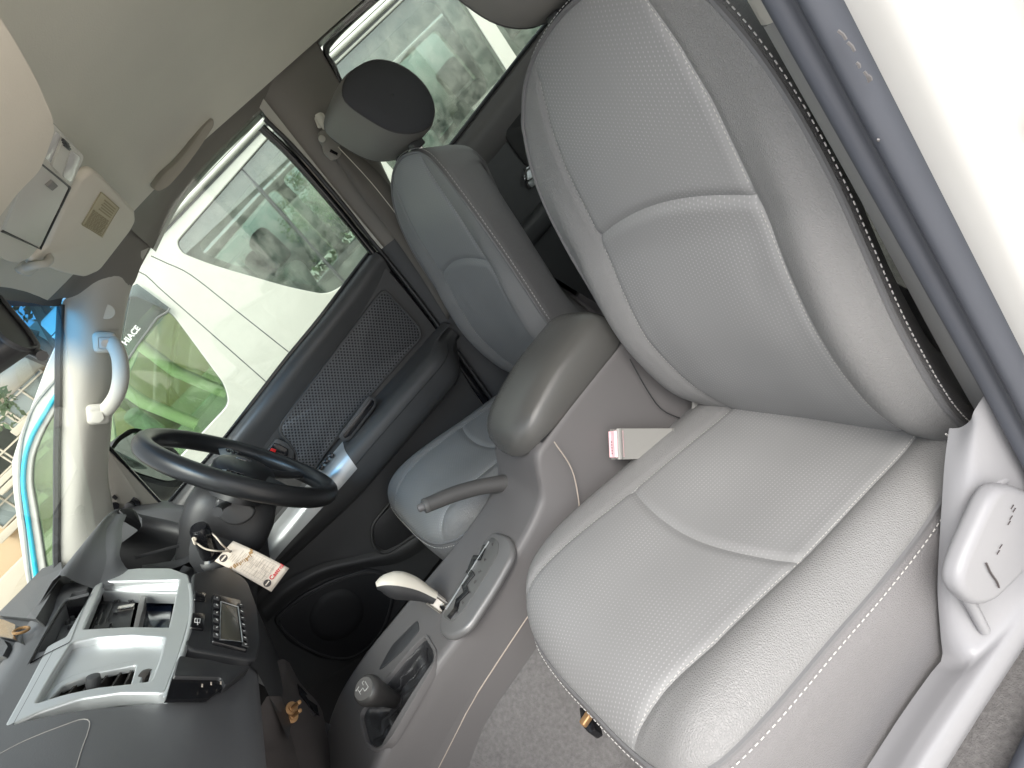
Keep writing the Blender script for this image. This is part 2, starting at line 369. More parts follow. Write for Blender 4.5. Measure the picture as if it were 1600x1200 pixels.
# door-opening edge on the driver's side (top rail then windscreen pillar)
EDGE = [(.602, -1.3, 1.215), (.602, -.70, 1.228), (.602, -.42, 1.226), (.602, -.24, 1.200)] + XX(.602, (410, 168), (330, 246), (270, 317), (235, 386), (205, 448), (190, 520), (180, 600), (171, 690), (168, 745), (176, 795))
EDGE = EDGE[:4] + [np.array(p) for p in EDGE[4:]]
WS = XX(.55, (101, 468), (98, 540), (97, 620), (95, 700), (95, 780), (96, 890)); WS.append(V(.56, .93, .70))
def mirror(c): return [np.array(p) * V(-1, 1, 1) for p in c]
e_top = [np.array(p) for p in EDGE[:8]]
rail_in = [V(.470, p[1], hl(.47, p[1]) + .0005) for p in e_top]
rail_mid = [V(.545, p[1], max(p[2] + .030, hl(.545, p[1]) + .004) if p[1] < .1 else p[2] + .022) for p in e_top]
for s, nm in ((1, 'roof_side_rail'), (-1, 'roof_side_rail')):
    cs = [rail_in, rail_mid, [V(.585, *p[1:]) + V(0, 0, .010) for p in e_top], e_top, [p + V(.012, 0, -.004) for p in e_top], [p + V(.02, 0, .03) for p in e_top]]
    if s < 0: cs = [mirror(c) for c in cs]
    loft(nm, cs, M['trimshade'], cab, 60, 20)
# corner between headliner, rail and windscreen header
e_pil = [np.array(p) for p in EDGE[7:]]
top_pil = [V(.47, .29, hl(.47, .29)), V(.50, .36, hl(.5, .36)), V(.52, .40, 1.165)]
for s in (1, -1):
    w_ = [np.array(p) for p in WS]
    A = crv(e_pil, 24); B = crv(w_, 24)
    A = np.concatenate([A, [A[-1] + (A[-1] - A[-2]) * k for k in (1, 2, 3)]]); B = crv(list(w_), len(A))
    mid1 = [(a * .67 + b * .33) + V(-.022, -.004, .004) for a, b in zip(A, B)]
    mid2 = [(a * .33 + b * .67) + V(-.020, -.010, .004) for a, b in zip(A, B)]
    cs = [[b + V(.004, .014, 0) for b in B], [b for b in B], mid2, mid1, list(A), [a + V(.018, .006, .004) for a in A]]
    if s < 0: cs = [mirror(c) for c in cs]
    loft('windscreen_pillar_trim', cs, M['trimbeige'], cab, 40, 18)
    # infill from headliner down to the pillar top
    hd = [V(.471, y, hl(.471, y)) for y in (.22, .28, .34, .40, .42)]
    f2 = [V(.50, .22, hl(.5, .22)), V(.505, .27, 1.172), V(.512, .32, 1.168), V(.52, .37, 1.168), V(.53, .41, 1.166)]
    f3 = [np.array(EDGE[7]) + V(-.012, 0, .012), (np.array(EDGE[7]) + np.array(EDGE[8])) / 2 + V(-.018, 0, .010)] + XX(.585, (192, 449)) + XX(.575, (165, 456)) + XX(.562, (135, 463)) + XX(.548, (104, 466))
    f4 = [np.array(EDGE[7]), (np.array(EDGE[7]) + np.array(EDGE[8])) / 2, np.array(EDGE[8])] + [X_(165, 456, .575) + V(.012, .006, -.006), X_(135, 463, .562) + V(.010, .008, -.006), X_(104, 466, .548) + V(.006, .01, -.004)]
    f2 = [V(.515, .20, 1.188), V(.52, .25, 1.180), V(.522, .30, 1.174), V(.522, .345, 1.172), V(.522, .385, 1.170), V(.525, .405, 1.172)]
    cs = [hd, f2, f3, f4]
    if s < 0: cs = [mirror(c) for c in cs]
    loft('pillar_top_trim', cs, M['trimshade'], cab, 20, 16)
# black rubber round the windscreen and header frit
wl = [np.array(p) for p in WS]
tube('windscreen_seal', crv([p + V(-.002, .012, -.002) for p in wl], 30), .007, M['black'], cab, 6)
tube('windscreen_seal', crv(mirror([p + V(-.002, .012, -.002) for p in wl]), 30), .007, M['black'], cab, 6)
hdr = [V(x, .415 + .03 * (1 - (x / .55) ** 2), 1.157 + .012 * (1 - (x / .55) ** 2)) for x in np.linspace(-.55, .55, 15)]
loft('windscreen_header', [[p + V(0, -.030, .024) for p in hdr], [p + V(0, -.008, .016) for p in hdr], [p + V(0, .004, .008) for p in hdr]], M['black'], cab, 15, 6)
def wsy(z): return .418 + (1.160 - z) * .925
rows = []
for z in np.linspace(1.182, .66, 14):
    rows.append([(x, wsy(z) + .035 * (1 - (x / .6) ** 2), z + .008 * (1 - (x / .6) ** 2)) for x in np.linspace(-.60, .60, 17)])
wsg = grid('windscreen', rows, M['windscreen'], cab); 
# windscreen pillar outer metal, roof skin, rear wall, floor sides: closes the cab to the light
def box(nm, c, s, m, bev=.01, par=cab): return rbox(nm, c, s, m, par, bev)
rows = [[(x, y, 1.318 - .035 * (x / .64) ** 2 - .085 * smooth(.12, .45, y)) for x in np.linspace(-.64, .64, 21)] for y in np.linspace(-1.56, .40, 16)]
rf = grid('roof_panel', rows, M['white'], cab)
for s in (1, -1):
    o_ = [V(.64 * s, p[1], p[2] + .03) for p in e_top]; i_ = [V(.62 * s, p[1], p[2] - .012) for p in e_top]; t_ = [V(.63 * s, p[1], 1.286 - .08 * smooth(.12, .45, p[1])) for p in e_top]
    loft('roof_edge', [t_, o_, i_], M['white'], cab, 40, 6)
    A = [np.array(p) + V(.018, .006, .004) for p in EDGE[6:]]; B = [np.array(p) + V(.01, .02, 0) for p in WS]
    B = [np.array(p) for p in crv(B, len(A))]
    cs = [A, [(a + b) / 2 + V(.025, .03, .01) for a, b in zip(A, B)], B]
    if s < 0: cs = [mirror(c) for c in cs]
    loft('windscreen_pillar', cs, M['white'], cab, 20, 6)
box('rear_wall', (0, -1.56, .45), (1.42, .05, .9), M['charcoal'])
box('rear_window_frame', (0, -1.56, 1.22), (1.3, .05, .10), M['headliner'])
for s in (1, -1): box('rear_corner_pillar', (s * .60, -1.53, 1.05), (.14, .10, .36), M['headliner'], .02)
slab('rear_window', [V(-.54, -1.55, .90), V(.54, -1.55, .90), V(.52, -1.55, 1.18), V(-.52, -1.55, 1.18)], V(0, -.005, 0), M['glass'], cab, 0)
box('firewall', (0, .99, .36), (1.4, .04, .74), M['charcoal'])
box('bonnet', (0, 1.55, .60), (1.45, 1.15, .10), M['white'], .03)
for s in (1, -1): box('front_wing', (s * .80, 1.50, .25), (.14, 1.2, .62), M['white'], .05)
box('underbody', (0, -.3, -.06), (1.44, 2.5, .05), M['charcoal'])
# driver-side centre pillar: upper trim, lower trim, seals
bt_f = [V(.600, -.205, 1.202), V(.630, -.196, 1.06), V(.655, -.190, .92), V(.676, -.186, .775)]
bt_m = [V(.572, -.275, 1.222), V(.600, -.262, 1.07), V(.628, -.245, .92), V(.650, -.225, .77)]
bt_m2 = [V(.572, -.36, 1.232), V(.600, -.33, 1.08), V(.628, -.30, .92), V(.652, -.268, .77)]
bt_r = [V(.602, -.425, 1.226), V(.625, -.395, 1.09), V(.650, -.345, .92), V(.672, -.30, .77)]
loft('centre_pillar_trim', [[p + V(.02, .0, 0) for p in bt_f], bt_f, bt_m, bt_m2, bt_r, [p + V(.03, .0, 0) for p in bt_r]], M['trimshade'], cab, 20, 24)
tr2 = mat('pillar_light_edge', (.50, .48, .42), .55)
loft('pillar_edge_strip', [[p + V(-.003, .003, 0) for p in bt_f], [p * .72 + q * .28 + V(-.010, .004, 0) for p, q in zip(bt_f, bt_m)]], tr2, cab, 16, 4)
lo_f = [V(.676, -.184, .775), V(.678, -.165, .60), V(.675, -.135, .42), V(.66, -.10, .24), V(.64, -.05, .05)]
lo_m = [V(.645, -.25, .775), V(.652, -.24, .60), V(.650, -.22, .42), V(.63, -.19, .24), V(.60, -.15, .05)]
lo_r = [V(.672, -.36, .775), V(.678, -.36, .60), V(.676, -.36, .42), V(.66, -.36, .24), V(.64, -.36, .05)]
loft('centre_pillar_lower_trim', [[p + V(.02, .01, 0) for p in lo_f], lo_f, lo_m, lo_r], M['charcoal'], cab, 20, 14)
sl = [V(.612, -.175, 1.172), V(.628, -.182, 1.08), V(.650, -.176, .93), V(.680, -.166, .775), V(.684, -.145, .60), V(.680, -.115, .42), V(.664, -.080, .24)]
tube('door_seal', crv(sl, 60), .011, M['gloss'], cab, 8)
tube('door_seal', crv([p + V(-.010, -.018, .006) for p in sl], 40), .006, M['black'], cab, 8)
sr = [V(.612, -1.2, 1.20), V(.612, -.70, 1.212), V(.612, -.45, 1.208), V(.618, -.422, 1.17), V(.64, -.385, 1.06), V(.66, -.345, .93), V(.68, -.305, .80)]
tube('door_seal', crv(sr, 50), .009, M['gloss'], cab, 8)
# near-side centre pillar beside the camera: trims, rubber, jamb
nb = lambda z: np.array([-.66, -.18, z])
zs = [1.2, .95, .78, .72]
loft('centre_pillar_trim', [[V(-.665, -.181, z) for z in (1.2, .99, .785)], [V(-.642, -.200, z) for z in (1.2, .99, .782)], [V(-.603, -.237, z) for z in (1.2, .99, .777)], [V(-.596, -.36, z) for z in (1.2, .99, .77)], [V(-.68, -.42, z) for z in (1.2, .99, .77)]], M['trimbeige'], cab, 10, 14)
loft('centre_pillar_lower_trim', [[V(-.664, -.182, z) for z in (.7855, .60, .40, .2, .05)], [V(-.643, -.200, z) for z in (.7815, .60, .40, .2, .05)], [V(-.603, yy, z) for z, yy in ((.7765, -.237), (.60, -.234), (.40, -.226), (.2, -.225), (.05, -.225))], [V(-.598, -.36, z) for z in (.7695, .60, .40, .2, .05)]], mat('grey_pillar_trim', (.27, .27, .265), .5, grain=('noise', 600), bump=.08), cab, 12, 12)
prof = [V(-.658, -.195, 0), V(-.660, -.176, 0), V(-.667, -.166, 0), V(-.676, -.167, 0), V(-.681, -.173, 0), V(-.684, -.174, 0), V(-.689, -.165, 0), V(-.697, -.165, 0), V(-.703, -.176, 0), V(-.703, -.20, 0)]
prof = crv(prof, 40)
zz = [1.22, 1.0, .8, .6, .4, .25, .12, .05]
cs = [[p + V(-.012 * smooth(.35, .05, z), .09 * smooth(.30, .0, z), z) for p in prof] for z in zz]
grid('door_seal', cs, M['rubber'], cab, ang=True)
jm = M['white']
grid('door_jamb', [[(-.700, -.185, z), (-.722, -.182, z), (-.738, -.188, z), (-.746, -.198, z), (-.750, -.225, z), (-.760, -.242, z), (-.782, -.250, z), (-.795, -.246, z), (-.800, -.232, z)] for z in (1.2, .9, .6, .3, 0)], jm, cab, ang=True)
for a, b, c, d in [(1309, 48, 1322, 62), (1324, 66, 1335, 80), (1338, 98, 1343, 106), (1350, 112, 1358, 128), (1356, 118, 1361, 126), (1371, 218, 1372, 220)]: tube('scuff_mark', [Y_(a, b, -.1635), Y_((a + c) / 2 + 1.5, (b + d) / 2 - 1, -.1635), Y_(c, d, -.1635)], .0011, M['console'], cab, 5)
lathe('door_striker', [(.0, 0), (.012, 0), (.012, .01), (.006, .012), (.006, .032), (.013, .034), (.013, .04), (0, .04)], (-.775, -.248, .640), (0, 1, .0), M['white'], cab, 16)
# near rear door, closed: outer skin seen edge-on beyond the jamb
rd = thing('rear_passenger_door', 'white outer skin of the near rear door, blurred at the right edge', 'car door')
grid('outer_panel', [[(-.80, -.26, z), (-.815 - .02 * (1 - abs(z - .45)), -.265, z), (-.835 - .03 * (1 - abs(z - .45)), -.30, z), (-.84 - .03 * (1 - abs(z - .45)), -.7, z), (-.83 - .02, -1.2, z), (-.80, -1.5, z)] for z in np.linspace(-.1, .78, 12)], M['white'], rd, ang=True)
slab('window_pane', [V(-.80, -.40, .78), V(-.80, -1.2, .80), V(-.66, -1.15, 1.2), V(-.66, -.46, 1.2)], V(.004, 0, 0), M['glass'], rd, 0)
grid('window_frame', [[(-.81, -.27, .77), (-.81, -.40, .77)], [(-.67, -.27, 1.22), (-.67, -.46, 1.22)]], M['white'], rd)
rbox('inner_panel', (-.74, -.9, .4), (.06, 1.1, .74), M['charcoal'], rd, .02)
# floor, tunnel and carpets
def fl(x, y):
    t = .03 + .17 * (1 - smooth(.12, .25, abs(x))) + .10 * smooth(.60, .95, y) * 1.2
    return t + .012 * smooth(.5, .25, y) * 0
ys = np.linspace(-1.5, .98, 50)
struct(grid('floor_carpet', [[(x, y, fl(x, y)) for x in np.linspace(-.69, 0, 60)] for y in ys], M['carpet']))
struct(grid('floor_mat', [[(x, y, fl(x, y)) for x in np.linspace(0, .70, 40)] for y in ys], M['floordark']))
tube('sill_seal', [(-.69, y, .052) for y in np.linspace(-.2, .9, 12)], .014, M['rubber'], cab, 8)
box('door_sill', (-.735, .25, .0), (.09, 1.3, .09), M['white'], .02)
box('door_sill', (.735, .25, .0), (.09, 1.3, .09), M['white'], .02)
# rear bench
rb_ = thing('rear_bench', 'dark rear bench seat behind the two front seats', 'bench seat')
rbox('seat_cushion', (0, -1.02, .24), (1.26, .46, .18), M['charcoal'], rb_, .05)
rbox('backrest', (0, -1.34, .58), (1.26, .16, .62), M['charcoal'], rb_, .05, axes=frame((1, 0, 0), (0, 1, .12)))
# ------------------------------------------------------------------ seats
def coons(bl, br, bb, bt, f, t):
    """bl, br: curves rear->front / bottom->top as arrays over t; bb, bt arrays over f"""
    nt_, nf = len(bl) - 1, len(bb) - 1
    a = lambda A, q: A[min(len(A) - 2, int(q * (len(A) - 1)))] * (1 - (q*(len(A)-1) - min(len(A)-2, int(q*(len(A)-1))))) + A[min(len(A)-2, int(q*(len(A)-1))) + 1] * (q*(len(A)-1) - min(len(A)-2, int(q*(len(A)-1))))
    L, R, B, T = a(bl, t), a(br, t), a(bb, f), a(bt, f)
    return (1-f)*L + f*R + (1-t)*B + t*T - ((1-f)*(1-t)*bl[0] + f*(1-t)*br[0] + (1-f)*t*bl[-1] + f*t*br[-1])
def pad(bl, br, bb, bt, sl, sr, nt_, nb, ni, height, axis, cross=None):
    """upholstered face with two seams sl(q), sr(q) given along `u`; returns grid, seam columns"""
    bl, br, bb, bt = [crv(c, 60) for c in (bl, br, bb, bt)]
    ease = lambda k, n: .5 - .5 * math.cos(math.pi * k / n)
    R0 = None; ts = None
    if cross:                       # rows follow the cross seam: row R0 lies on it
        fn_, ax_ = cross; ts = []
        for f in np.linspace(0, 1, 41):
            lo, hi = .05, .95
            for _ in range(22):
                t = (lo + hi) / 2; p = coons(bl, br, bb, bt, f, t)
                if p[ax_] < fn_(max(-.2, min(.2, p[0]))): lo = t
                else: hi = t
            ts.append((lo + hi) / 2)
        R0 = int(round(nt_ * ts[20]))
    def warp(i, f):
        if not cross: return i / nt_
        tc = np.interp(f, np.linspace(0, 1, 41), ts)
        return tc * i / R0 if i <= R0 else tc + (1 - tc) * (i - R0) / (nt_ - R0)
    def fracs(t):
        p0 = coons(bl, br, bb, bt, 0, t); p1 = coons(bl, br, bb, bt, 1, t); q = coons(bl, br, bb, bt, .5, t)
        return (sl(t, q) - p0[0]) / (p1[0] - p0[0]), (sr(t, q) - p0[0]) / (p1[0] - p0[0])
    G = []
    for i in range(nt_ + 1):
        row = []
        for k in range(2 * nb + ni + 1):
            t = i / nt_
            for _ in range(3):
                fl, fr = fracs(t)
                if k < nb: f = fl * ease(k, nb)
                elif k < nb + ni: f = fl + (fr - fl) * ease(k - nb, ni)
                else: f = fr + (1 - fr) * ease(k - nb - ni, nb)
                t = warp(i, f)
            fl, fr = fracs(t)
            if k == nb: f = fl
            if k == nb + ni: f = fr
            row.append(height(coons(bl, br, bb, bt, f, t).copy(), f, t, fl, fr))
        G.append(row)
    return np.array(G), nb, nb + ni, R0
def smax(a, b, k=.008):
    return .5 * (a + b + math.sqrt((a - b) ** 2 + k * k))
def make_seat(side, cx, dy, dz, lab, dark=None):
    W = lambda P: np.array(P, float) * V(side, 1, 1) + V(cx, dy, dz)
    root = thing('car_seat', lab, 'car seat', group='front seats')
    def part(nm, G, m, uv=None, parent=root): return grid(nm, W(G), m, parent, uv)
    # ---- cushion
    inb = [(-.238, -.26, .212), (-.245, -.1, .243), (-.245, .05, .262), (-.238, .14, .276), (-.222, .21, .283), (-.19, .268, .288)]
    fro = [(-.19, .268, .288), (-.135, .300, .289), (-.055, .313, .290), (.04, .3145, .295), (.13, .313, .306), (.195, .303, .318), (.228, .28, .325)]
    out = [(.238, -.26, .232), (.245, -.1, .246), (.245, 0, .262), (.246, .1, .289), (.246, .19, .311), (.240, .25, .323), (.228, .28, .325)]
    rear = [(-.238, -.26, .212), (0, -.265, .2), (.238, -.26, .232)]
    zs = ([-.27, -.2, -.1, 0, .1, .18, .25, .285, .32], [.212, .228, .259, .287, .316, .336, .344, .338, .322])
    crossC = lambda u: .03 + .028 * (1 - (u / .16) ** 2) + .06 * u
    slC = lambda t, q: -interp(t, [0, .5, .75, .95, 1], [.150, .150, .156, .163, .163])
    srC = lambda t, q: interp(t, [0, .5, .75, .95, 1], [.172, .175, .165, .137, .133])
    def hC(p, f, t, fl, fr):
        s = 2 * f - 1; u = p[0]
        E = (1 - abs(s) ** 7) ** .55 * (1 - t ** 14) ** .5
        zt = hermite(p[1], *zs) + .10 * 0
        zt += -.011 * (1 - smooth(.0, .15, abs(u))) + .016 * math.exp(-((abs(u) - .207) / .035) ** 2)
        z = p[2] + smax(zt - p[2], .010) * E
        for fs in (fl, fr):
            z -= .0045 * math.exp(-((f - fs) * .49 / .005) ** 2) * min(1, 14 * (1 - t))
        if fl < f < fr:
            z -= .005 * math.exp(-((p[1] - crossC(u)) / .006) ** 2)
            q = (f - fl) / (fr - fl); z += .004 * (4 * q * (1 - q)) ** .8
        p[2] = z; return p
    # rows follow the cross seam: denser rows
    G, c0, c1, rc_ = pad(inb, out, rear, fro, slC, srC, 110, 12, 26, hC, 2, (crossC, 1))
    rows = G.shape[0]
    # split insert front / rear where the cross seam runs
    def seamrow(col): 
        return int(np.argmin([abs(G[r, col, 1] - crossC(G[r, col, 0])) for r in range(rows)]))
    uv = G[:, :, :2].copy()
    part('seat_bolster', G[:, :c0 + 1], M['leather']); part('seat_bolster', G[:, c1:], M['leather'])
    part('seat_insert', G[:rc_ + 1, c0:c1 + 1], M['insert'], uv[:rc_ + 1, c0:c1 + 1]); part('seat_insert', G[rc_:, c0:c1 + 1], M['insert'], uv[rc_:, c0:c1 + 1])
    # piping loop and skirt
    loop = np.concatenate([G[:, 0], G[-1, 1:-1], G[::-1, -1]])
    loop = crv(loop[::3], 150)
    tube('seat_piping', W(loop), .0032, M['piping'], root, 6)
    cen = loop.mean(0); nrm = []
    T = np.gradient(loop, axis=0)
    nrm = np.stack([-T[:, 1], T[:, 0]], 1); nrm /= np.linalg.norm(nrm, axis=1)[:, None] + 1e-9
    if ((loop[:, :2] - cen[:2]) * nrm).sum(1).mean() < 0: nrm = -nrm
    N3 = np.concatenate([nrm, np.zeros((len(loop), 1))], 1)
    sk = []
    for d, dzz in ((0, 0), (.005, -.010), (.010, -.035), (.011, -.075), (.010, -.12), (.006, -.18), (.0, -.27)):
        ring = loop + N3 * d; ring[:, 2] = loop[:, 2] + dzz * np.clip((loop[:, 2] - .03) / .27, .3, 1); sk.append(ring)
    sk = np.array([crv([s[i] for s in sk], 14) for i in range(len(loop))]).transpose(1, 0, 2)
    part('seat_skirt', sk, M['leather_side'])
    st = []
    def stitches(path, off, n, normal, w_=.00095):
        P = crv(path, n * 2)
        for i in range(0, n * 2 - 1, 2):
            a, b = P[i], P[i + 1]; d = b - a; l = np.linalg.norm(d); ex, ey, ez = frame(d, normal)
            st.append((W((a + b) / 2), (ex * V(side, 1, 1), ey * V(side, 1, 1), ez * V(side, 1, 1)), (l * 1.1, w_, w_)))
    stl = loop + N3 * .0065; stl[:, 2] -= .0065
    stitches(stl, 0, 190, (0, 0, 1))
    # inner seam stitches
    stitches([G[r, c0 + 1] + V(.001, 0, .0012) for r in range(2, rows - 3, 3)], 0, 95, (0, 0, 1), .0005)
    stitches([G[r, c1 - 1] + V(-.001, 0, .0012) for r in range(2, rows - 3, 3)], 0, 95, (0, 0, 1), .0005)
    # ---- backrest
    Lb = [(-.205, -.245, .17), (-.238, -.215, .235), (-.248, -.188, .33), (-.250, -.188, .45), (-.248, -.204, .55), (-.246, -.216, .62), (-.236, -.231, .70), (-.217, -.247, .765), (-.192, -.263, .815)]
    Rb = [(-a, b, c) for a, b, c in Lb]
    Tb = [(-.192, -.263, .815), (-.155, -.279, .852), (-.095, -.291, .878), (0, -.297, .890), (.095, -.291, .878), (.155, -.279, .852), (.192, -.263, .815)]
    Bb = [(-.205, -.245, .17), (0, -.25, .165), (.205, -.245, .17)]
    ys = ([.16, .2, .25, .3, .38, .45, .51, .57, .61, .635, .68, .73, .78, .85, .9], [-.245, -.218, -.203, -.190, -.180, -.180, -.191, -.208, -.224, -.229, -.239, -.252, -.265, -.284, -.30])
    crossB = lambda u: .620 + .024 * (1 - (u / .16) ** 2)
    seamB = ([.16, .3, .45, .62, .75, .81, .86, .9], [.150, .157, .158, .146, .138, .124, .105, .095])
    slB = lambda t, q: -interp(q[2], *seamB)
    srB = lambda t, q: interp(q[2], *seamB)
    def hB(p, f, t, fl, fr):
        s = 2 * f - 1; u = p[0]; z = p[2]
        E = (1 - abs(s) ** 7) ** .55 * (1 - t ** 12) ** .5 * (1 - (1 - t) ** 12) ** .5
        yt = hermite(z, *ys) - .010 * (1 - smooth(0, .15, abs(u))) * smooth(.9, .6, z) + .026 * math.exp(-((abs(u) - .205) / .036) ** 2) * smooth(.16, .32, z) * smooth(.88, .6, z)
        y = p[1] + smax(yt - p[1], .006) * E
        for fs in (fl, fr): y -= .0045 * math.exp(-((f - fs) * .5 / .005) ** 2) * min(1, 12 * (1 - t), 12 * t + .2)
        if fl < f < fr:
            q = (f - fl) / (fr - fl); y += .004 * (4 * q * (1 - q)) ** .8
            d = z - crossB(u); y -= .006 * math.exp(-(d / .006) ** 2)
            y += .002 * smooth(-.06, -.008, d) * smooth(.004, -.004, d)
            # a few soft creases of worn leatherette
            y -= .0022 * math.exp(-((u - .10 - .35 * (z - .5)) / .012) ** 2) * math.exp(-((z - .53) / .04) ** 2)
        p[1] = y; return p
    Bk, b0, b1, rb_ = pad(Lb, Rb, Bb, Tb, slB, srB, 120, 12, 26, hB, 1, (crossB, 2))
    uvb = Bk[:, :, [0, 2]].copy(); rb = Bk.shape[0]
    part('backrest_bolster', Bk[:, :b0 + 1], M['leather']); part('backrest_bolster', Bk[:, b1:], M['leather'])
    for r0_, r1_ in ((0, rb_ + 1), (rb_, rb)): part('backrest_insert', Bk[r0_:r1_, b0:b1 + 1], M['insert'], uvb[r0_:r1_, b0:b1 + 1])
    loopb = np.concatenate([Bk[:, 0], Bk[-1, 1:-1], Bk[::-1, -1]]); loopb = crv(loopb[::3], 170)
    tube('backrest_piping', W(loopb + V(0, .001, 0)), .0034, M['piping'], root, 6)
    full = np.concatenate([Bk[:, 0], Bk[-1, 1:-1], Bk[::-1, -1], Bk[0, -2:0:-1]]); full = crv(full[::3], 200, True)
    cz = V(0, 0, .52); dirs = full - V(0, 0, 0); dirs[:, 1] = 0; dirs[:, 2] -= .52
    T = np.roll(full, -1, 0) - np.roll(full, 1, 0); nr2 = np.stack([T[:, 2], np.zeros(len(T)), -T[:, 0]], 1); nr2 /= np.linalg.norm(nr2, axis=1)[:, None]
    if (nr2 * dirs).sum(1).mean() < 0: nr2 = -nr2
    sk = []
    for d, b in ((0, 0), (.001, -.004), (-.003, -.015), (-.012, -.030), (-.026, -.052), (-.043, -.078), (-.07, -.104), (-.11, -.116)):
        ring = full + nr2 * d; ring[:, 1] += b; sk.append(ring)
    sk = np.array([crv([s[i] for s in sk], 16) for i in range(len(full))]).transpose(1, 0, 2)
    grid('backrest_side', W(sk), M['leather_side'], root, closed=True)
    bp = sk[-1]; cent = bp.mean(0); raw('backrest_rear', W(list(bp) + [cent + V(0, -.012, 0)]), [(i, (i + 1) % len(bp), len(bp)) for i in range(len(bp))], M['leather_side'], root)
    stb = loopb.copy(); T = np.gradient(stb, axis=0); n2 = np.stack([T[:, 2], 0 * T[:, 0], -T[:, 0]], 1); n2 /= np.linalg.norm(n2, axis=1)[:, None] + 1e-9
    d2 = stb - V(0, 0, .52); d2[:, 1] = 0
    if (n2 * d2).sum(1).mean() < 0: n2 = -n2
    stb = stb + n2 * .0052; stb[:, 1] -= .0050
    stitches(stb, 0, 230, (0, 1, 0))
    stitches([Bk[r, b0 + 1] + V(.001, .0012, 0) for r in range(4, rb - 4, 3)], 0, 110, (0, 1, 0), .0005)
    stitches([Bk[r, b1 - 1] + V(-.001, .0012, 0) for r in range(4, rb - 4, 3)], 0, 110, (0, 1, 0), .0005)
    join_strokes('stitching', st, M['thread'], root, True)
    # ---- headrest: oval side profile, front face in lighter cloth
    prof = [(-.315 + (a_ + .315) * 1.05, .98 + (b_ - .98) * 1.05 + .001) for a_, b_ in [(-.236, 1.035), (-.246, .985), (-.268, .935), (-.305, .902), (-.345, .893), (-.378, .915), (-.392, .96), (-.380, 1.012), (-.345, 1.052), (-.292, 1.066), (-.255, 1.058)]]
    prof = crv([(0, a, b) for a, b in prof], 48, True); pc = prof.mean(0)
    ringsU = [(-.122, .0), (-.121, .5), (-.118, .80), (-.110, .93), (-.095, .985), (-.05, 1.0), (.05, 1.0), (.095, .985), (.110, .93), (.118, .80), (.121, .5), (.122, .0)]
    R_ = []
    for u, k in ringsU:
        r = pc + (prof - pc) * max(k, .02); r = r.copy(); r[:, 0] = u; r[:, 1] -= .10 * u * u * 4; R_.append(r)
    R_ = np.array(R_); side_rows = [(0, 5), (6, 12)]
    hr = grid('headrest', W(R_[3:9]), M['headside'], root, closed=True)
    grid('headrest_side_panel', W(R_[0:4]), M['headfab'], root, closed=True); grid('headrest_side_panel', W(R_[8:12]), M['headfab'], root, closed=True)
    for k in (3, 8): tube('headrest_seam', W(R_[k] * 1.0), .0016, M['black'], root, 6, closed=True)
    for u in (-.055, .055):
        tube('headrest_post', W([(u, -.318, .86), (u, -.322, .90), (u, -.335, .94)]), .0065, M['chrome'], root, 10)
        rbox('post_sleeve', W((u, -.318, .888)), (.026, .03, .02), M['black'], root, .004)
    # ---- base: rails and brackets under the cushion
    for u in (-.19, .19):
        rbox('seat_rail', W((u, .0, .06)), (.035, .55, .03), M['charcoal'], root, .004)
        for yy in (-.2, .22): rbox('seat_bracket', W((u, yy, .10)), (.03, .05, .09), M['charcoal'], root, .004)
    rbox('seat_pan', W((0, .0, .15)), (.42, .46, .03), M['charcoal'], root, .01)
    return root, W
pseat, PW = make_seat(-1, -.355, 0, 0, 'grey leatherette front passenger seat nearest the open door, with dotted centre panels')
dseat, DW = make_seat(1, .355, .006, .012, "grey leatherette driver's seat behind the steering wheel, beyond the armrest")
# ------------------------------------------------------------------ centre console
con = thing('centre_console', 'warm grey plastic centre console between the two front seats', 'console')
TOPZ = ([-.25, .04, .072, .090, .115, .16, .22, .30, .45, .56, .62, .66, .69, .72], [.418, .418, .414, .395, .362, .343, .334, .332, .335, .335, .326, .312, .296, .285])
HW = ([-.25, .05, .12, .3, .42, .5, .62, .72], [.094, .094, .098, .102, .104, .104, .100, .094])
HWN = ([-.25, .05, .12, .23, .32, .37, .46, .525, .58, .72], [.094, .094, .096, .100, .108, .113, .120, .134, .145, .150])
def hwn(y): return hermite(y, *HWN)
def ctop(y): return hermite(y, *TOPZ)
ysC = list(np.linspace(-.22, .06, 10)) + list(np.linspace(.07, .13, 9)) + list(np.linspace(.15, .415, 14)) + list(np.linspace(.42, .625, 70)) + list(np.linspace(.635, .72, 6))
rows = []
for y in ysC:
    z = ctop(y); hw = interp(y, *HW); r = .014
    right = [(hw - r, z), (hw - r*.45, z - r*.12), (hw - r*.12, z - r*.45), (hw, z - r), (hw + .008, z*.72 + .05), (hw + .015, .25), (hw + .018, .215)]
    n_ = hwn(y); left = [(n_ - r, z), (n_ - r*.45, z - r*.12), (n_ - r*.12, z - r*.45), (n_, z - r), (max(n_ + .002, hw + .008), z*.72 + .05), (max(n_ + .003, hw + .015), .25), (max(n_ + .004, hw + .018), .215)]
    L = [V(-a, y, b) for a, b in left[::-1]] + [V(x, y, z + .0015*0) for x in np.linspace(-n_ + r, hw - r, 56)[1:-1]] + [V(a, y, b) for a, b in right]
    rows.append(L)
def ctpt(px, py, lift=0):
    p = Z_(px, py, .333)
    for _ in range(4): p = Z_(px, py, ctop(p[1]) + lift)
    return p
def inside(p, poly):
    c = False; n = len(poly)
    for i in range(n):
        a, b = poly[i], poly[(i + 1) % n]
        if (a[1] > p[1]) != (b[1] > p[1]) and p[0] < (b[0] - a[0]) * (p[1] - a[1]) / (b[1] - a[1]) + a[0]: c = not c
    return c
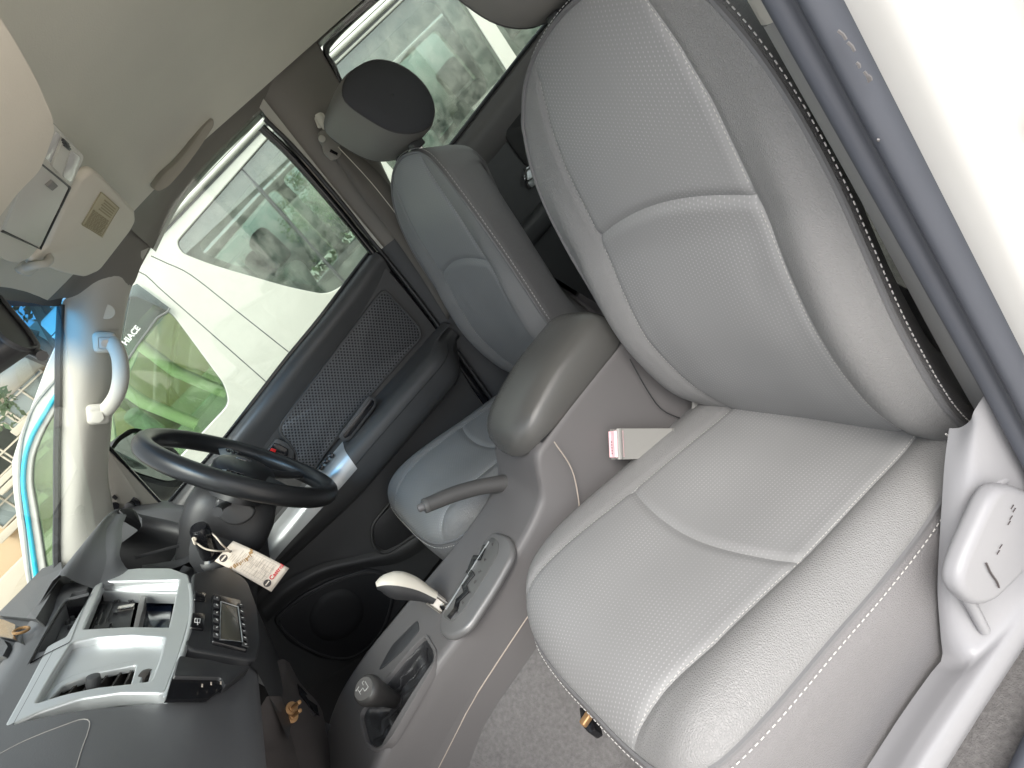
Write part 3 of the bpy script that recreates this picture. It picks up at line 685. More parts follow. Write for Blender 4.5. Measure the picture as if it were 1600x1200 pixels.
BOOT = fillet([ctpt(a, b, .0) for a, b in [(663, 992), (679, 1019), (677, 1037), (607, 1156), (588, 1171), (572, 1160), (561, 1115), (580, 1090), (640, 1016)]], .012, 5)
bc_ = np.mean(BOOT, axis=0); BOOT_IN = [bc_ + (p - bc_) * .97 for p in BOOT]
for r in rows:
    for i, p in enumerate(r):
        if .42 < p[1] < .63 and p[2] > .3 and -hwn(p[1]) + .0145 < p[0] < interp(p[1], *HW) - .0145 and inside(p, BOOT_IN): r[i] = V(p[0], p[1], p[2] - .060)
grid('console_body', rows, M['console'], con, ang=40)
def hs_(s, y): return max(interp(y, *HW), hwn(y) - .0125) if s < 0 else interp(y, *HW)
# lower side panel behind the seam line
for s in (-1, 1):
    grid('lower_side_panel', [[V(s * (hs_(s, y) + .0155), y, .2145 + .036), V(s * (hs_(s, y) + .0190), y, .2135), V(s * (hs_(s, y) + .0215), y, .15), V(s * (hs_(s, y) + .022), y, .06)] for y in np.linspace(-.24, .72, 24)], M['console'], con)
    tube('side_seam', [(s * (hs_(s, y) + .0162), y, .2505 - .02 * smooth(.2, .7, y)) for y in np.linspace(.02, .70, 24)], .0013, M['greyink'] if s < 0 else M['black'], con, 5)
# rear box side panel with its own joint
jl = [X_(865, 690, -.112), X_(892, 732, -.1135), X_(903, 780, -.1145), X_(906, 830, -.1155), X_(905, 880, -.1165)]
tube('panel_joint', crv([p + V(-.002, 0, 0) for p in jl], 20), .0012, M['greyink'], con, 5)
jl = [V(-.118, -.165, .40), V(-.119, -.150, .33), V(-.120, -.147, .28), V(-.121, -.17, .22)]
tube('panel_joint', crv(jl, 14), .0012, M['black'], con, 5)
# padded lid
secs = []
for i, t in enumerate(np.linspace(0, 1, 40)):
    y = .092 - .315 * t
    k = (1 - (1 - min(1, t / .30)) ** 2.6) ** .5 if t < .30 else 1.0
    ke = (1 - max(0, (t - .80) / .20) ** 2.6) ** .5
    k2 = max(.02, min(k, ke))
    w_ = .094 * (.30 + .70 * k2 ** 1.1) * (1 if t > .02 else .8); zb = .424; h = (.050 + .026 * smooth(0, .6, t)) * k2
    sec = []
    for a in np.linspace(-math.pi / 2, math.pi / 2, 25):
        sx = math.copysign(abs(math.sin(a)) ** .62, a); cz = abs(math.cos(a)) ** .50
        sec.append(V(w_ * sx, y, zb + h * cz))
    sec = [V(-w_ * .93, y, zb - .010)] + sec + [V(w_ * .93, y, zb - .010)]
    secs.append(sec)
grid('armrest_lid', secs, M['armrest'], con)
raw('armrest_lid_end', [secs[0][i] for i in range(len(secs[0]))], [tuple(range(len(secs[0])))], M['armrest'], con)
raw('armrest_lid_end', [secs[-1][i] for i in range(len(secs[-1]))], [tuple(range(len(secs[-1])))], M['armrest'], con)
# black sheet painted as the shade in the gap under the lid
loft('lid_gap_shade', [[V(s * .0925, y, .421) for y in np.linspace(.05, -.21, 8)] for s in (-1, 1)], M['black'], con, 8, 4)
# tray slot on the far side of the console, and small blank plate
def onconsole(pix, r=.01, lift=.002, n=5): return fillet([ctpt(a, b, lift) for a, b in pix], r, n)
o = onconsole([(652, 968), (655, 985), (628, 1017), (600, 1042), (590, 1048), (612, 1008)], .008, .0015)
slab('tray', o, V(0, 0, -.004), M['charcoal'], con, .001)
# gear gate: raised bezel, plate, zig-zag slot
bz_o = onconsole([(768, 827), (797, 838), (803, 862), (770, 920), (728, 984), (700, 998), (684, 990), (686, 962), (726, 892)], .022, .010, 6)
bz_i = onconsole([(768, 838), (779, 846), (778, 866), (757, 903), (722, 957), (705, 972), (692, 964), (697, 945), (731, 893)], .010, .0115, 6)
M['gatesilver'] = mat('gate_bezel_paint', (.21, .207, .207), .36, metal=.35, grain=('noise', 1200), bump=.05)
gate = slab('gate_bezel', bz_o, V(0, 0, -.016), M['gatesilver'], con, .0075, 4)
pl = slab('gate_plate', [p + V(0, 0, .0006) for p in bz_i], V(0, 0, -.003), mat('gate_plate_plastic', (.115, .115, .112), .3), gate, .0006)
slot_pts = [ctpt(a, b, .0138) for a, b in [(757, 855), (750, 872), (741, 872), (733, 892), (738, 900), (726, 915), (729, 926), (716, 938), (712, 952), (704, 962)]]
for k in range(len(slot_pts) - 1):
    a, b = slot_pts[k], slot_pts[k + 1]; d = b - a
    rbox('gate_slot', (a + b) / 2, (np.linalg.norm(d) + .008, .009, .003), M['gloss'], gate, .0006, axes=frame(d, (0, 0, 1)[:0] or (d[1], -d[0], 0)))
tube('gate_rib', [ctpt(a, b, .0142) for a, b in [(764, 846), (728, 903), (697, 952)]], .0016, M['silver'], gate, 6)
for (a, b, s_) in [(769, 853, 'P'), (757, 877, 'R'), (748, 896, 'N'), (741, 912, 'D'), (733, 928, '3'), (722, 944, '2'), (713, 959, 'L')]:
    p = ctpt(a, b, .0142); text('gate_letter', s_, p, (-.2, -1, 0), (1, -.2, 0), .008, M['ink'], gate, .0002)
# shift lever
gl = thing('gear_lever', 'ivory topped automatic gear lever leaning over the gate', 'gear lever')
base = ctpt(709, 955, .012); top = X_(640, 915, 0.0)
b2 = X_(676, 936, -.010); neck = X_(690, 946, -.018)
tube('shaft', [base + V(0, 0, -.01), neck, b2], [.007, .008, .008], M['chrome'], gl, 12)
rbox('shaft_collar', (neck + b2) / 2, (.022, .018, .015), M['steel'], gl, .004, axes=frame(b2 - neck, (1, 0, .3)))
g0 = X_(679, 935, -.012); g1 = X_(650, 922, -.004); g2 = X_(622, 915, .001); g3 = X_(600, 913, .003); g4 = X_(588, 916, .004)
cl = crv([g0, g1, g2, g3, g4], 26); fwd = frame(cl[-1] - cl[0], (1, 0, 0))
def ovalsweep(nm, path, a_, b_, exdir, m, par, seg=20, lo=0, hi=2 * math.pi, pw=1.0):
    n = len(path); T = np.gradient(path, axis=0); rows = []
    for i in range(n):
        t = T[i] / np.linalg.norm(T[i]); e1 = np.array(exdir) - t * (np.array(exdir) @ t); e1 /= np.linalg.norm(e1); e2 = np.cross(t, e1)
        A = np.interp(i / (n-1), np.linspace(0, 1, len(a_)), a_); B = np.interp(i / (n-1), np.linspace(0, 1, len(b_)), b_)
        rows.append([path[i] + e1 * A * math.copysign(abs(math.cos(q)) ** pw, math.cos(q)) + e2 * B * math.copysign(abs(math.sin(q)) ** pw, math.sin(q)) for q in np.linspace(lo, hi, seg, endpoint=hi - lo < 6.2)])
    closed = hi - lo > 6.2
    o_ = grid(nm, rows, m, par, closed=closed); return o_, rows
wA = [.0125, .0135, .0155, .0175, .019, .020, .019, .0145, .006]; wB = [.0115, .013, .016, .0195, .022, .0235, .022, .016, .006]
_, rws = ovalsweep('grip', cl, wA, wB, (1, 0, 0), M['black'], gl, 24)
# ivory cap over the upper / forward side of the grip
up = np.cross(cl[-1] - cl[0], V(1, 0, 0)); up = up / np.linalg.norm(up); sgn = 1 if up[2] > 0 else -1
cap = [[p + (p - cl[i]) * .06 for p in r] for i, r in enumerate(rws)]
qs = np.linspace(0, 2 * math.pi, 24, endpoint=False); keep = [k for k in range(24) if sgn * math.sin(qs[k]) * (1 if np.dot(np.cross(cl[-1]-cl[0], frame((1,0,0),(0,1,0))[0]), up) > 0 else -1) > .12]
keep = sorted(keep, key=lambda k: (k - keep[0]) % 24)
grid('ivory_cap', [[cap[i][k] for k in keep] for i in range(len(cl))], M['knobivory'], gl)
# transfer lever with gaiter in its recess
tl = thing('transfer_lever', 'black knobbed transfer lever with wrinkled leather gaiter in the console front', 'gear lever')
bo = onconsole([(663, 992), (679, 1019), (677, 1037), (607, 1156), (588, 1171), (572, 1160), (561, 1115), (580, 1090), (640, 1016)], .012, .003, 4)
cz = np.mean(bo, axis=0)
bo_in = [cz + (p - cz) * .985 for p in bo]
ringslab('recess_rim', [cz + (p - cz) * 1.05 for p in bo], bo_in, V(0, 0, -.014), M['console'], con, .002)
bo = [p + V(0, 0, -.006) for p in bo_in]
apex = X_(622, 1098, -.050); n = len(bo); rows = []
rnd_ = random.Random(3)
bo2 = crv(bo, 72, True)
ph = [rnd_.uniform(0, 6) for _ in range(4)]
for j, t in enumerate(np.linspace(0, 1, 18)):
    r = []
    for i, p in enumerate(bo2):
        a = 2 * math.pi * i / 72
        rim = apex + V(.012 * math.cos(a), .012 * math.sin(a), 0)
        q = p * (1 - t ** .9) + rim * t ** .9
        hgt = .006 * math.sin(t * math.pi) * math.sin(3 * a + ph[0] + 5 * t) + .004 * math.sin(math.pi * t) * math.sin(7 * a + ph[1] - 9 * t) + .003 * math.sin(22 * t) * (1 - t)
        q = q + V(0, 0, -.008 * math.sin(math.pi * min(1, t * 1.6)) * (1 if t < .62 else 0) + hgt - .002)
        r.append(q)
    rows.append(r)
ga = grid('gaiter', rows, M['gaiter'], tl, closed=True)
def seamline(k): return [rows[j][k % 72] + V(0, 0, .0012) for j in range(1, 17)]
for k in (4, 22, 40, 58): tube('gaiter_seam', crv(seamline(k), 24), .0011, M['gaiter'], tl, 5)
kt = X_(571, 1077, -.078); kb = X_(618, 1094, -.050)
ax = kt - kb; L_ = np.linalg.norm(ax)
lathe('knob', [(0, 0), (.0105, .0), (.0125, .006), (.015, L_ * .35), (.020, L_ * .62), (.0235, L_ * .85), (.0235, L_ * .96), (.0215, L_ * 1.03), (.0185, L_ * 1.055), (0, L_ * 1.06)], kb, ax, mat('knob_plastic', (.05, .048, .047), .38), tl, 32)
axn = ax / L_; pc_ = kb + ax * 1.062
lathe('knob_emblem', [(0, 0), (.0175, 0), (.0172, .0010), (0, .0011)], pc_ - axn * .0006, axn, mat('knob_disc', (.13, .125, .12), .4), tl, 28)
e1, e2, e3 = frame(np.cross(axn, V(0, 0, 1)), np.cross(axn, np.cross(axn, V(0, 0, 1))))
for pth in ([(-.008, -.006), (-.008, .004)], [(-.008, -.001), (0, -.001), (0, .006)], [(0, .006), (.008, .006), (.008, -.006)], [(-.012, -.008), (-.004, -.009)], [(.003, -.004), (.003, -.009), (.007, -.009)]):
    tube('shift_diagram', [pc_ + axn * .0008 - e1 * a + e2 * b for a, b in pth], .0007, M['lens'], tl, 5)
lathe('boot_collar', [(.0125, 0), (.014, .003), (.0125, .006), (.0135, .010), (.011, .014), (0, .014)], kb - axn * .012, axn, M['gaiter'], tl, 20)
# handbrake
hb = thing('handbrake_lever', 'dark grey handbrake lever raised beside the gear gate', 'handbrake')
hp = [X_(812, 752, .052), X_(780, 756, .056), X_(745, 762, .06), X_(710, 772, .062), X_(680, 784, .062), X_(665, 790, .062)]
hp = [hp[0] + V(.0, -.05, -.035)] + hp
ovalsweep('grip', crv(hp, 30), [.017, .017, .016, .0145, .0135, .0135, .0135, .0125], [.021, .020, .018, .0165, .0155, .0155, .015, .014], (1, 0, 0), mat('handbrake_vinyl', (.085, .082, .08), .42, grain=('leather', 450), bump=.12), hb, 18)
d_ = hp[-1] - hp[-2]; d_ /= np.linalg.norm(d_)
lathe('grip_end', [(0, 0), (.0138, 0), (.0145, .003), (.0135, .008), (0, .0085)], hp[-1] - d_ * .004, d_, mat('handbrake_end', (.12, .118, .115), .4), hb, 20)
lathe('release_button', [(.0075, 0), (.0075, .013), (.006, .0155), (0, .0165)], hp[-1], d_, M['console'], hb, 16)
slab('handbrake_boot', fillet([V(.030, .10, .352), V(.088, .10, .352), V(.088, .0, .425), V(.030, .0, .425)], .01), V(0, .004, -.02), M['charcoal'], hb, .003)
# seat belt buckle by the passenger seat
bk = thing('seat_belt_buckle', 'pale grey seat belt buckle with faded red button beside the passenger cushion', 'seat belt buckle')
pA = X_(966, 694, -.128); pB = X_(1050, 694, -.140)
pA = V(-.150, pA[1] + .02, pA[2] - .004); 
pA = X_(964, 694, -.135); pB = X_(1046, 693, -.150)
axs = pB - pA; ln = np.linalg.norm(axs); ea, eb, ec = frame(axs, X_(985, 720, -.142) - X_(985, 675, -.132))
M['bucklegrey'] = mat('buckle_plastic', (.27, .265, .25), .42)
rbox('casing', pA + ea * ln * .5, (ln, .041, .024), M['bucklegrey'], bk, .006, axes=(ea, eb, ec))
bt = rbox('release_button', pA - ea * .0002, (.012, .0375, .0205), M['pink'], bk, .004, axes=(ea, eb, ec))
for k in range(5): rbox('button_slot', pA - ea * .0064 + eb * (-.004 + .005 * k) + ec * .0070, (.001, .003, .0016), M['ink'], bk, 0, axes=(ea, eb, ec))
st_ = pB + ea * .0
rbox('stalk_sleeve', st_ + ea * .018, (.05, .026, .012), M['bucklegrey'], bk, .004, axes=(ea, eb, ec))
tube('stalk', [st_, st_ + ea * .06 + V(0, 0, -.01), st_ + ea * .12 + V(-.005, -.01, -.05)], .007, M['black'], bk, 8)
# metal strap rising behind it
s0 = X_(1088, 622, -.150)
ss = [X_(1092, 618, -.13), X_(1094, 632, -.13), X_(1090, 650, -.13), X_(1082, 672, -.13)]
o = fillet([X_(1081, 622, -.132), X_(1099, 628, -.132), X_(1097, 645, -.132), X_(1087, 672, -.132), X_(1078, 674, -.132), X_(1085, 650, -.132), X_(1080, 640, -.132)], .003)
sh = thing('recliner_cover', 'pale plastic recliner cover wedged between console and passenger backrest', 'seat trim')
slab('cover_plate', o, V(-.006, 0, 0), M['bucklegrey'], sh, .0015)
# ------------------------------------------------------------------ dashboard
da = thing('dashboard', 'dark grey dashboard with silver centre panel, empty radio slot and air vent', 'dashboard')
def prof(x):
    c = smooth(.34, .24, abs(x)); d = smooth(.20, .225, x) * (1 - smooth(.56, .62, x))      # centre stack / instrument bay on the driver's side
    top = .806
    P = [(.945, .660), (.88, .748), (.80, top - .005), (.738, top), (.711, top - .018)]
    P += [(.671 - .004*c, .745 - .002*c), (.640, .708 - .002*c), (.618, .672)]
    P += [(.602 - .006 * c, .640), (.588 + .0 * c, .600), (.580, .565), (.590, .545), (.63, .53), (.72, .505), (.82, .47)]
    if d > 0:
        Q = [(.945, .655), (.90, .71), (.85, .755), (.82, .768), (.80, .768), (.79, .765), (.785, .755), (.785, .74), (.785, .70), (.75, .660), (.67, .645), (.612, .615), (.605, .57), (.63, .53), (.82, .47)]
        P = [(a[0] * (1 - d) + b[0] * d, a[1] * (1 - d) + b[1] * d) for a, b in zip(P, Q)]
    return P
xs_ = np.concatenate([np.linspace(-.70, -.30, 9), np.linspace(-.28, .18, 47), np.linspace(.185, .24, 12), np.linspace(.25, .33, 4), np.linspace(.35, .55, 8), np.linspace(.565, .70, 10)])
rows = []
for x in xs_:
    rows.append(crv([(x, a, b) for a, b in prof(x)], 90))
G = np.array(rows)
fp = V(0, .707, .772); fs = V(0, -.097, -.103); fs /= np.linalg.norm(fs); fx = V(1, 0, 0); fu = -fs; fn = np.cross(fx, fu)
# sink the body behind the silver panel and behind the lower stack so pockets have depth
for i in range(G.shape[0]):
    for j in range(G.shape[1]):
        p = G[i, j]; 
        if -.215 < p[0] < .205 and .60 < p[1] < .745 and .655 < p[2] < .80:
            dd = (p - fp) @ fn; bb = (p - fp) @ fu
            if dd > -.07 and (bb < -.004 or (bb < .012 and -.050 < p[0] < .145)): G[i, j] = p - fn * (dd + .07)
grid('dash_body', G, M['dash'], da, ang=50)
def FA(px, py, off=0): return P_(px, py, fp + fn * off, fn)
def FL(px, py): q = FA(px, py) - fp; return (q @ fx, q @ fu)
def plate(name, origin, ex, ey, outer, holes, depth, m, parent, bev=.0015, res=3):
    """flat plate with holes: outlines are 2-D in the frame ex, ey; built by filling a curve"""
    cu = bpy.data.curves.new(name, 'CURVE'); cu.dimensions = '2D'; cu.fill_mode = 'BOTH'; cu.extrude = depth / 2; cu.bevel_depth = bev; cu.bevel_resolution = res
    for o_ in [outer] + list(holes):
        sp = cu.splines.new('POLY'); sp.points.add(len(o_) - 1); sp.use_cyclic_u = True
        for k, q in enumerate(o_): sp.points[k].co = (q[0], q[1], 0, 1)
    o = bpy.data.objects.new('t', cu); COL.objects.link(o); bpy.context.view_layer.update()
    me = bpy.data.meshes.new_from_object(o.evaluated_get(bpy.context.evaluated_depsgraph_get())); bpy.data.objects.remove(o); bpy.data.curves.remove(cu)
    a, b, c = frame(ex, ey)
    for v in me.vertices: v.co = Vector(np.array(origin) + v.co[0]*a + v.co[1]*b + (v.co[2] - depth/2)*c)
    me.materials.clear(); me.materials.append(m); me.name = name
    me.polygons.foreach_set('use_smooth', [True] * len(me.polygons)); me.set_sharp_from_angle(angle=math.radians(40))
    return link(bpy.data.objects.new(name, me), parent)
def F2(pix, r=.006, n=4): return [(p[0], p[1]) for p in fillet([V(*FL(a, b), 0) for a, b in pix], r, n)]
outl = F2([(11, 1147), (46, 1082), (78, 1019), (107, 1004), (134, 955), (158, 910), (180, 900), (217, 896), (265, 896), (292, 906), (297, 925), (295, 975), (277, 1037), (256, 1092), (242, 1091), (190, 1091), (125, 1101), (60, 1123)], .006)
din = F2([(160, 915), (284, 912), (267, 991), (200, 990), (127, 994)], .006)
vent_o = F2([(110, 1013), (150, 1004), (205, 1000), (262, 1004), (254, 1038), (240, 1076), (205, 1081), (150, 1087), (100, 1098), (51, 1114), (80, 1062)], .008)
fac = plate('silver_facia', fp + fn * .006, fx, fu, outl, [din, vent_o], .012, M['silver'], da, .003, 3)
# thin outer moulding along the lower rim
rim = [FA(a, b, .006) for a, b in [(297, 915), (300, 940), (297, 980), (279, 1040), (259, 1094)]]
tube('facia_moulding', crv(rim, 30), .0045, M['silver'], da, 8)
# radio bay: walls, back plate with sockets, divider, blank pocket
def well(name, pix, depth, m, off=.0, r=.006, shrink=.0):
    o1 = [FA(a, b, off) for a, b in pix]; o1 = fillet(o1, r, 4); c = np.mean(o1, axis=0)
    o2 = [p - fn * depth + (c - p) * shrink for p in o1]; n = len(o1)
    return raw(name, o1 + o2, [(i, (i+1) % n, n + (i+1) % n, n + i) for i in range(n)] + [tuple(range(n, 2*n))], m, da, 40)
dpx = [(160, 915), (284, 912), (267, 991), (200, 990), (127, 994)]
well('radio_bay', dpx, .055, M['gloss'], .0)
bayshelf = slab('bay_shelf', [FA(a, b, -.004) for a, b in [(164, 916), (281, 914), (277, 926), (161, 923)]], -fn * .02, M['silver'], da, .002)
rbk = [FA(a, b, -.022) for a, b in [(160, 926), (214, 927), (200, 992), (126, 996)]]
rp = slab('radio_back_plate', rbk, -fn * .004, M['charcoal'], da, .001)
def onplate(a, b, o=-.020): return FA(a, b, o)
ex_, ey_ = fx, fu
rbox('socket', onplate(197, 950), (.020, .010, .006), M['steel'], rp, .001, axes=(fu * 1, fx, fn)); rbox('socket_hole', onplate(197, 950, -.0165), (.014, .005, .002), M['gloss'], rp, 0, axes=(fu, fx, fn))
rbox('loading_slot', onplate(155, 962), (.006, .085, .002), M['gloss'], rp, .0005, axes=(fu, frame(FA(162, 940) - FA(148, 985), fu)[0], fn))
rbox('loading_rib', onplate(168, 962, -.019), (.003, .095, .003), M['black'], rp, .0005, axes=(fu, frame(FA(175, 935) - FA(158, 990), fu)[0], fn))
rbox('clip', onplate(158, 986), (.016, .022, .010), M['black'], rp, .002, axes=(fu, fx, fn)); tube('clip_spring', [onplate(168, 988, -.016), onplate(173, 982, -.014), onplate(175, 988, -.016)], .0016, M['steel'], rp, 6)
for a, b in [(182, 940), (190, 930), (180, 958), (172, 975), (204, 940)]: rbox('mount_boss', onplate(a, b), (.005, .004, .004), M['lens'] if a == 190 else M['black'], rp, .001, axes=(fu, fx, fn))
slab('bay_divider', [FA(a, b, -.006) for a, b in [(219, 930), (228, 930), (214, 991), (206, 991)]], -fn * .03, M['silver'] if False else M['console'], da, .001)
slab('bay_blank', [FA(a, b, -.030) for a, b in [(229, 931), (272, 931), (262, 991), (216, 991)]], -fn * .004, mat('navy_gloss', (.010, .014, .028), .12), da, .001)
# vent: bowl, grille with slats, knob, thumb wheel
vpx = [(110, 1013), (150, 1004), (205, 1000), (262, 1004), (254, 1038), (240, 1076), (205, 1081), (150, 1087), (100, 1098), (51, 1114), (80, 1062)]
gpx = [(97, 1068), (150, 1048), (216, 1035), (203, 1080), (150, 1088), (100, 1099), (54, 1113)]
vo = [FA(a, b, .0) for a, b in vpx]; 
ven = plate('vent_bowl', fp - fn * .0035, fx, fu, F2(vpx, .008), [F2(gpx, .006), F2([(224, 1045), (238, 1047), (231, 1073), (215, 1072)], .003)], .006, M['silver'], da, .002, 2)
o1 = fillet([FA(a, b, .0005) for a, b in vpx], .008, 4); o2 = fillet([FA(a, b, -.012) for a, b in vpx], .008, 4); n = len(o1)
raw('vent_rim', o1 + o2, [(i, (i+1) % n, n + (i+1) % n, n + i) for i in range(n)], M['silver'], da)
tube('vent_lip', [FA(a, b, -.004) for a, b in [(60, 1100), (97, 1067), (150, 1047), (216, 1034)]], .003, M['silver'], da, 8, smooth_pts=24)
well('vent_duct', gpx, .045, M['gloss'], -.006, .006)
M['ventslat'] = mat('vent_slat', (.045, .040, .037), .5, dirt=.35, dirtcol=(.20, .14, .09), dirtscale=40)
for k, (t, b_) in enumerate([((112, 1063), (72, 1108)), ((133, 1054), (92, 1101)), ((155, 1048), (118, 1094)), ((176, 1043), (142, 1089)), ((196, 1039), (167, 1085)), ((211, 1036), (188, 1082))]):
    a, b = FA(*t, -.008), FA(*b_, -.008); d = b - a
    rbox('vent_slat', (a + b) / 2 - fn * .012, (np.linalg.norm(d), .0022, .024), M['ventslat'], da, .0007, axes=frame(d, np.cross(fn, d)))
kp = FA(146, 1065, -.002)
lathe('vent_knob', [(0, 0), (.0075, 0), (.0085, .004), (.0075, .013), (0, .015)], kp - fn * .006, fn, M['charcoal'], da, 18)
tw = (FA(224, 1045, -.008) + FA(231, 1073, -.008) + FA(238, 1047, -.008) + FA(215, 1072, -.008)) / 4
lathe('vent_wheel', [(0, -.005), (.020, -.005), (.021, 0), (.020, .005), (0, .005)], tw - fn * .012, fx * .35 + fu * .0 + V(0, 0, 0) + fu * .93, M['ventslat'], da, 30)
# pocket in the dash top ahead of the silver panel
pk = [(45, 1036), (100, 942), (138, 930), (109, 1003), (78, 1018)]
pp = [FA(a, b, .006) for a, b in pk]
well('top_pocket', pk, .05, M['gloss'], .010, .004, .02)
slab('pocket_plate', [FA(a, b, -.012) for a, b in [(84, 1010), (99, 968), (122, 965), (106, 1002)]], -fn * .003, M['dash'], da, .001)
for a, b in [(106, 975), (113, 969), (110, 982)]: lathe('pocket_stud', [(0, 0), (.004, 0), (.003, .006), (0, .006)], FA(a, b, -.012), fn, M['black'], da, 12)
loft('pocket_rim', [[FA(a, b, .0125) for a, b in [(42, 1040), (70, 988), (99, 938), (119, 931), (139, 926)]], [FA(a, b, .0125) for a, b in [(46, 1036), (73, 988), (101, 943), (119, 936), (138, 931)]], [FA(a, b, .004) for a, b in [(47, 1036), (74, 988), (102, 943), (120, 936), (138, 932)]]], M['dash'], da, 16, 4, smoothv=False)
# lower stack with switches and climate panel
lp = V(0, .598, .65); ls = V(0, -.025, -.11); ls /= np.linalg.norm(ls); lu = -ls; ln_ = np.cross(fx, lu)
def LA(px, py, off=0): return P_(px, py, lp + ln_ * off, ln_)
def L2(pix, r=.004, n=4): return [(q[0], q[1]) for q in fillet([V((LA(a, b) - lp) @ fx, (LA(a, b) - lp) @ lu, 0) for a, b in pix], r, n)]
M['stack'] = mat('stack_plastic', (.040, .041, .044), .42, grain=('noise', 700), bump=.1, var=.06)
plate('stack_panel', lp + ln_ * .006, fx, lu, L2([(300, 905), (352, 893), (380, 915), (396, 960), (399, 1010), (392, 1040), (285, 1022), (296, 985)], .014), [], .02, M['stack'], da, .004, 3)
sidep = [LA(a, b, .006) for a, b in [(352, 893), (380, 915), (396, 960), (399, 1010), (392, 1040)]]
loft('stack_cheek', [sidep, [p + V(.004, .004, -.014) for p in sidep], [p + V(.004, .022, -.05) for p in sidep], [p + V(0, .06, -.12) for p in sidep]], M['stack'], da, 20, 10)
plate('switch_strip', lp + ln_ * .0085, fx, lu, L2([(300, 912), (325, 920), (322, 1022), (284, 1020), (297, 970)], .004), [], .003, M['black'], da, .0006)
for px_, nm in (([(305, 922), (323, 926), (321, 938), (304, 936)], 'blank_switch'), ([(301, 957), (321, 958), (319, 983), (298, 980)], 'window_switch')):
    s_ = slab(nm, fillet([LA(a, b, .0135) for a, b in px_], .003, 3), -ln_ * .006, M['gloss'], da, .0012)
    if nm == 'window_switch':
        for a_ in ([(305, 966), (313, 967), (312, 973), (304, 972)],):
            tube('switch_symbol', [LA(a, b, .0142) for a, b in a_], .0006, M['whiteink'], s_, 4, closed=True)
        tube('switch_symbol', [LA(308, 967, .0142), LA(309, 976, .0142)], .0006, M['whiteink'], s_, 4)
hv = slab('climate_panel', fillet([LA(a, b, .0155) for a, b in [(333, 927), (376, 937), (388, 1015), (332, 1001)]], .004, 4), -ln_ * .008, M['gloss'], da, .002)
slab('lcd_screen', fillet([LA(a, b, .0170) for a, b in [(346, 942), (370, 949), (377, 1001), (345, 997)]], .002, 3), -ln_ * .003, M['lcd'], hv, .0005)
tube('screen_frame', [LA(a, b, .0168) for a, b in [(345, 940), (372, 948), (379, 1003), (344, 999)]], .0009, M['silver'], hv, 5, closed=True)
for k in range(6):
    t = k / 5
    c1 = LA(338.5 - .5 * t, 935 + 58 * t, .0165); rbox('climate_button', c1, (.011, .009, .003), M['black'], hv, .001, axes=(fx, lu, ln_)); rbox('button_mark', c1 + ln_ * .0016, (.005, .0018, .0006), M['whiteink'], hv, 0, axes=frame(fx + lu * (.4 if k % 2 else -.2), lu))
for k in range(7):
    t = k / 6
    c1 = LA(376 + 7.5 * t, 946 + 62 * t, .0160); rbox('climate_button', c1, (.009, .010, .003), M['black'], hv, .001, axes=(fx, lu, ln_)); rbox('button_mark', c1 + ln_ * .0016, (.004, .0016, .0006), M['whiteink'], hv, 0, axes=frame(fx * .6 + lu * (1 if k % 2 else -.7), lu))
# open shelf on the passenger side of the stack
sh_ = [LA(a, b, .012) for a, b in [(281, 1023), (392, 1040), (400, 1056), (352, 1072), (322, 1092), (260, 1093)]]
slab('shelf_lip', fillet([LA(a, b, .012) for a, b in [(281, 1024), (345, 1036), (391, 1043), (352, 1071), (345, 1058), (272, 1056)]], .004, 3), -ln_ * .012, M['stack'], da, .002)
slab('shelf_hollow', [LA(a, b, .0075) for a, b in [(270, 1055), (350, 1060), (350, 1072), (325, 1091), (259, 1093)]], -ln_ * .004, M['gloss'], da, .0)
for a, b in [(316, 1070), (330, 1067), (345, 1066)]: rbox('paint_chip', LA(a, b + 1, .0125), (.006, .0015, .0006), M['card'], da, 0, axes=(fx, lu, ln_))
# glove-box joint on the passenger side
gj = [Y_(a, b, .64) for a, b in [(-10, 1183), (40, 1157), (95, 1135), (128, 1124), (140, 1128), (136, 1145), (118, 1200)]]
from mathutils.bvhtree import BVHTree
bvh = BVHTree.FromPolygons([tuple(p) for p in G.reshape(-1, 3)], gridfaces(*G.shape[:2]))
def dashsurf(px, py):
    h = bvh.ray_cast(Vector(CAM), Vector(ray(px, py)).normalized()); return np.array(h[0])
for nm, pts_ in (('glove_box_joint', [(-10, 1183), (40, 1157), (95, 1135), (128, 1124), (140, 1128), (137, 1145), (128, 1170), (118, 1203)]),):
    tube(nm, crv([dashsurf(a, b) for a, b in pts_], 40), .0007, mat('worn_edge', (.28, .27, .26), .5), da, 5)
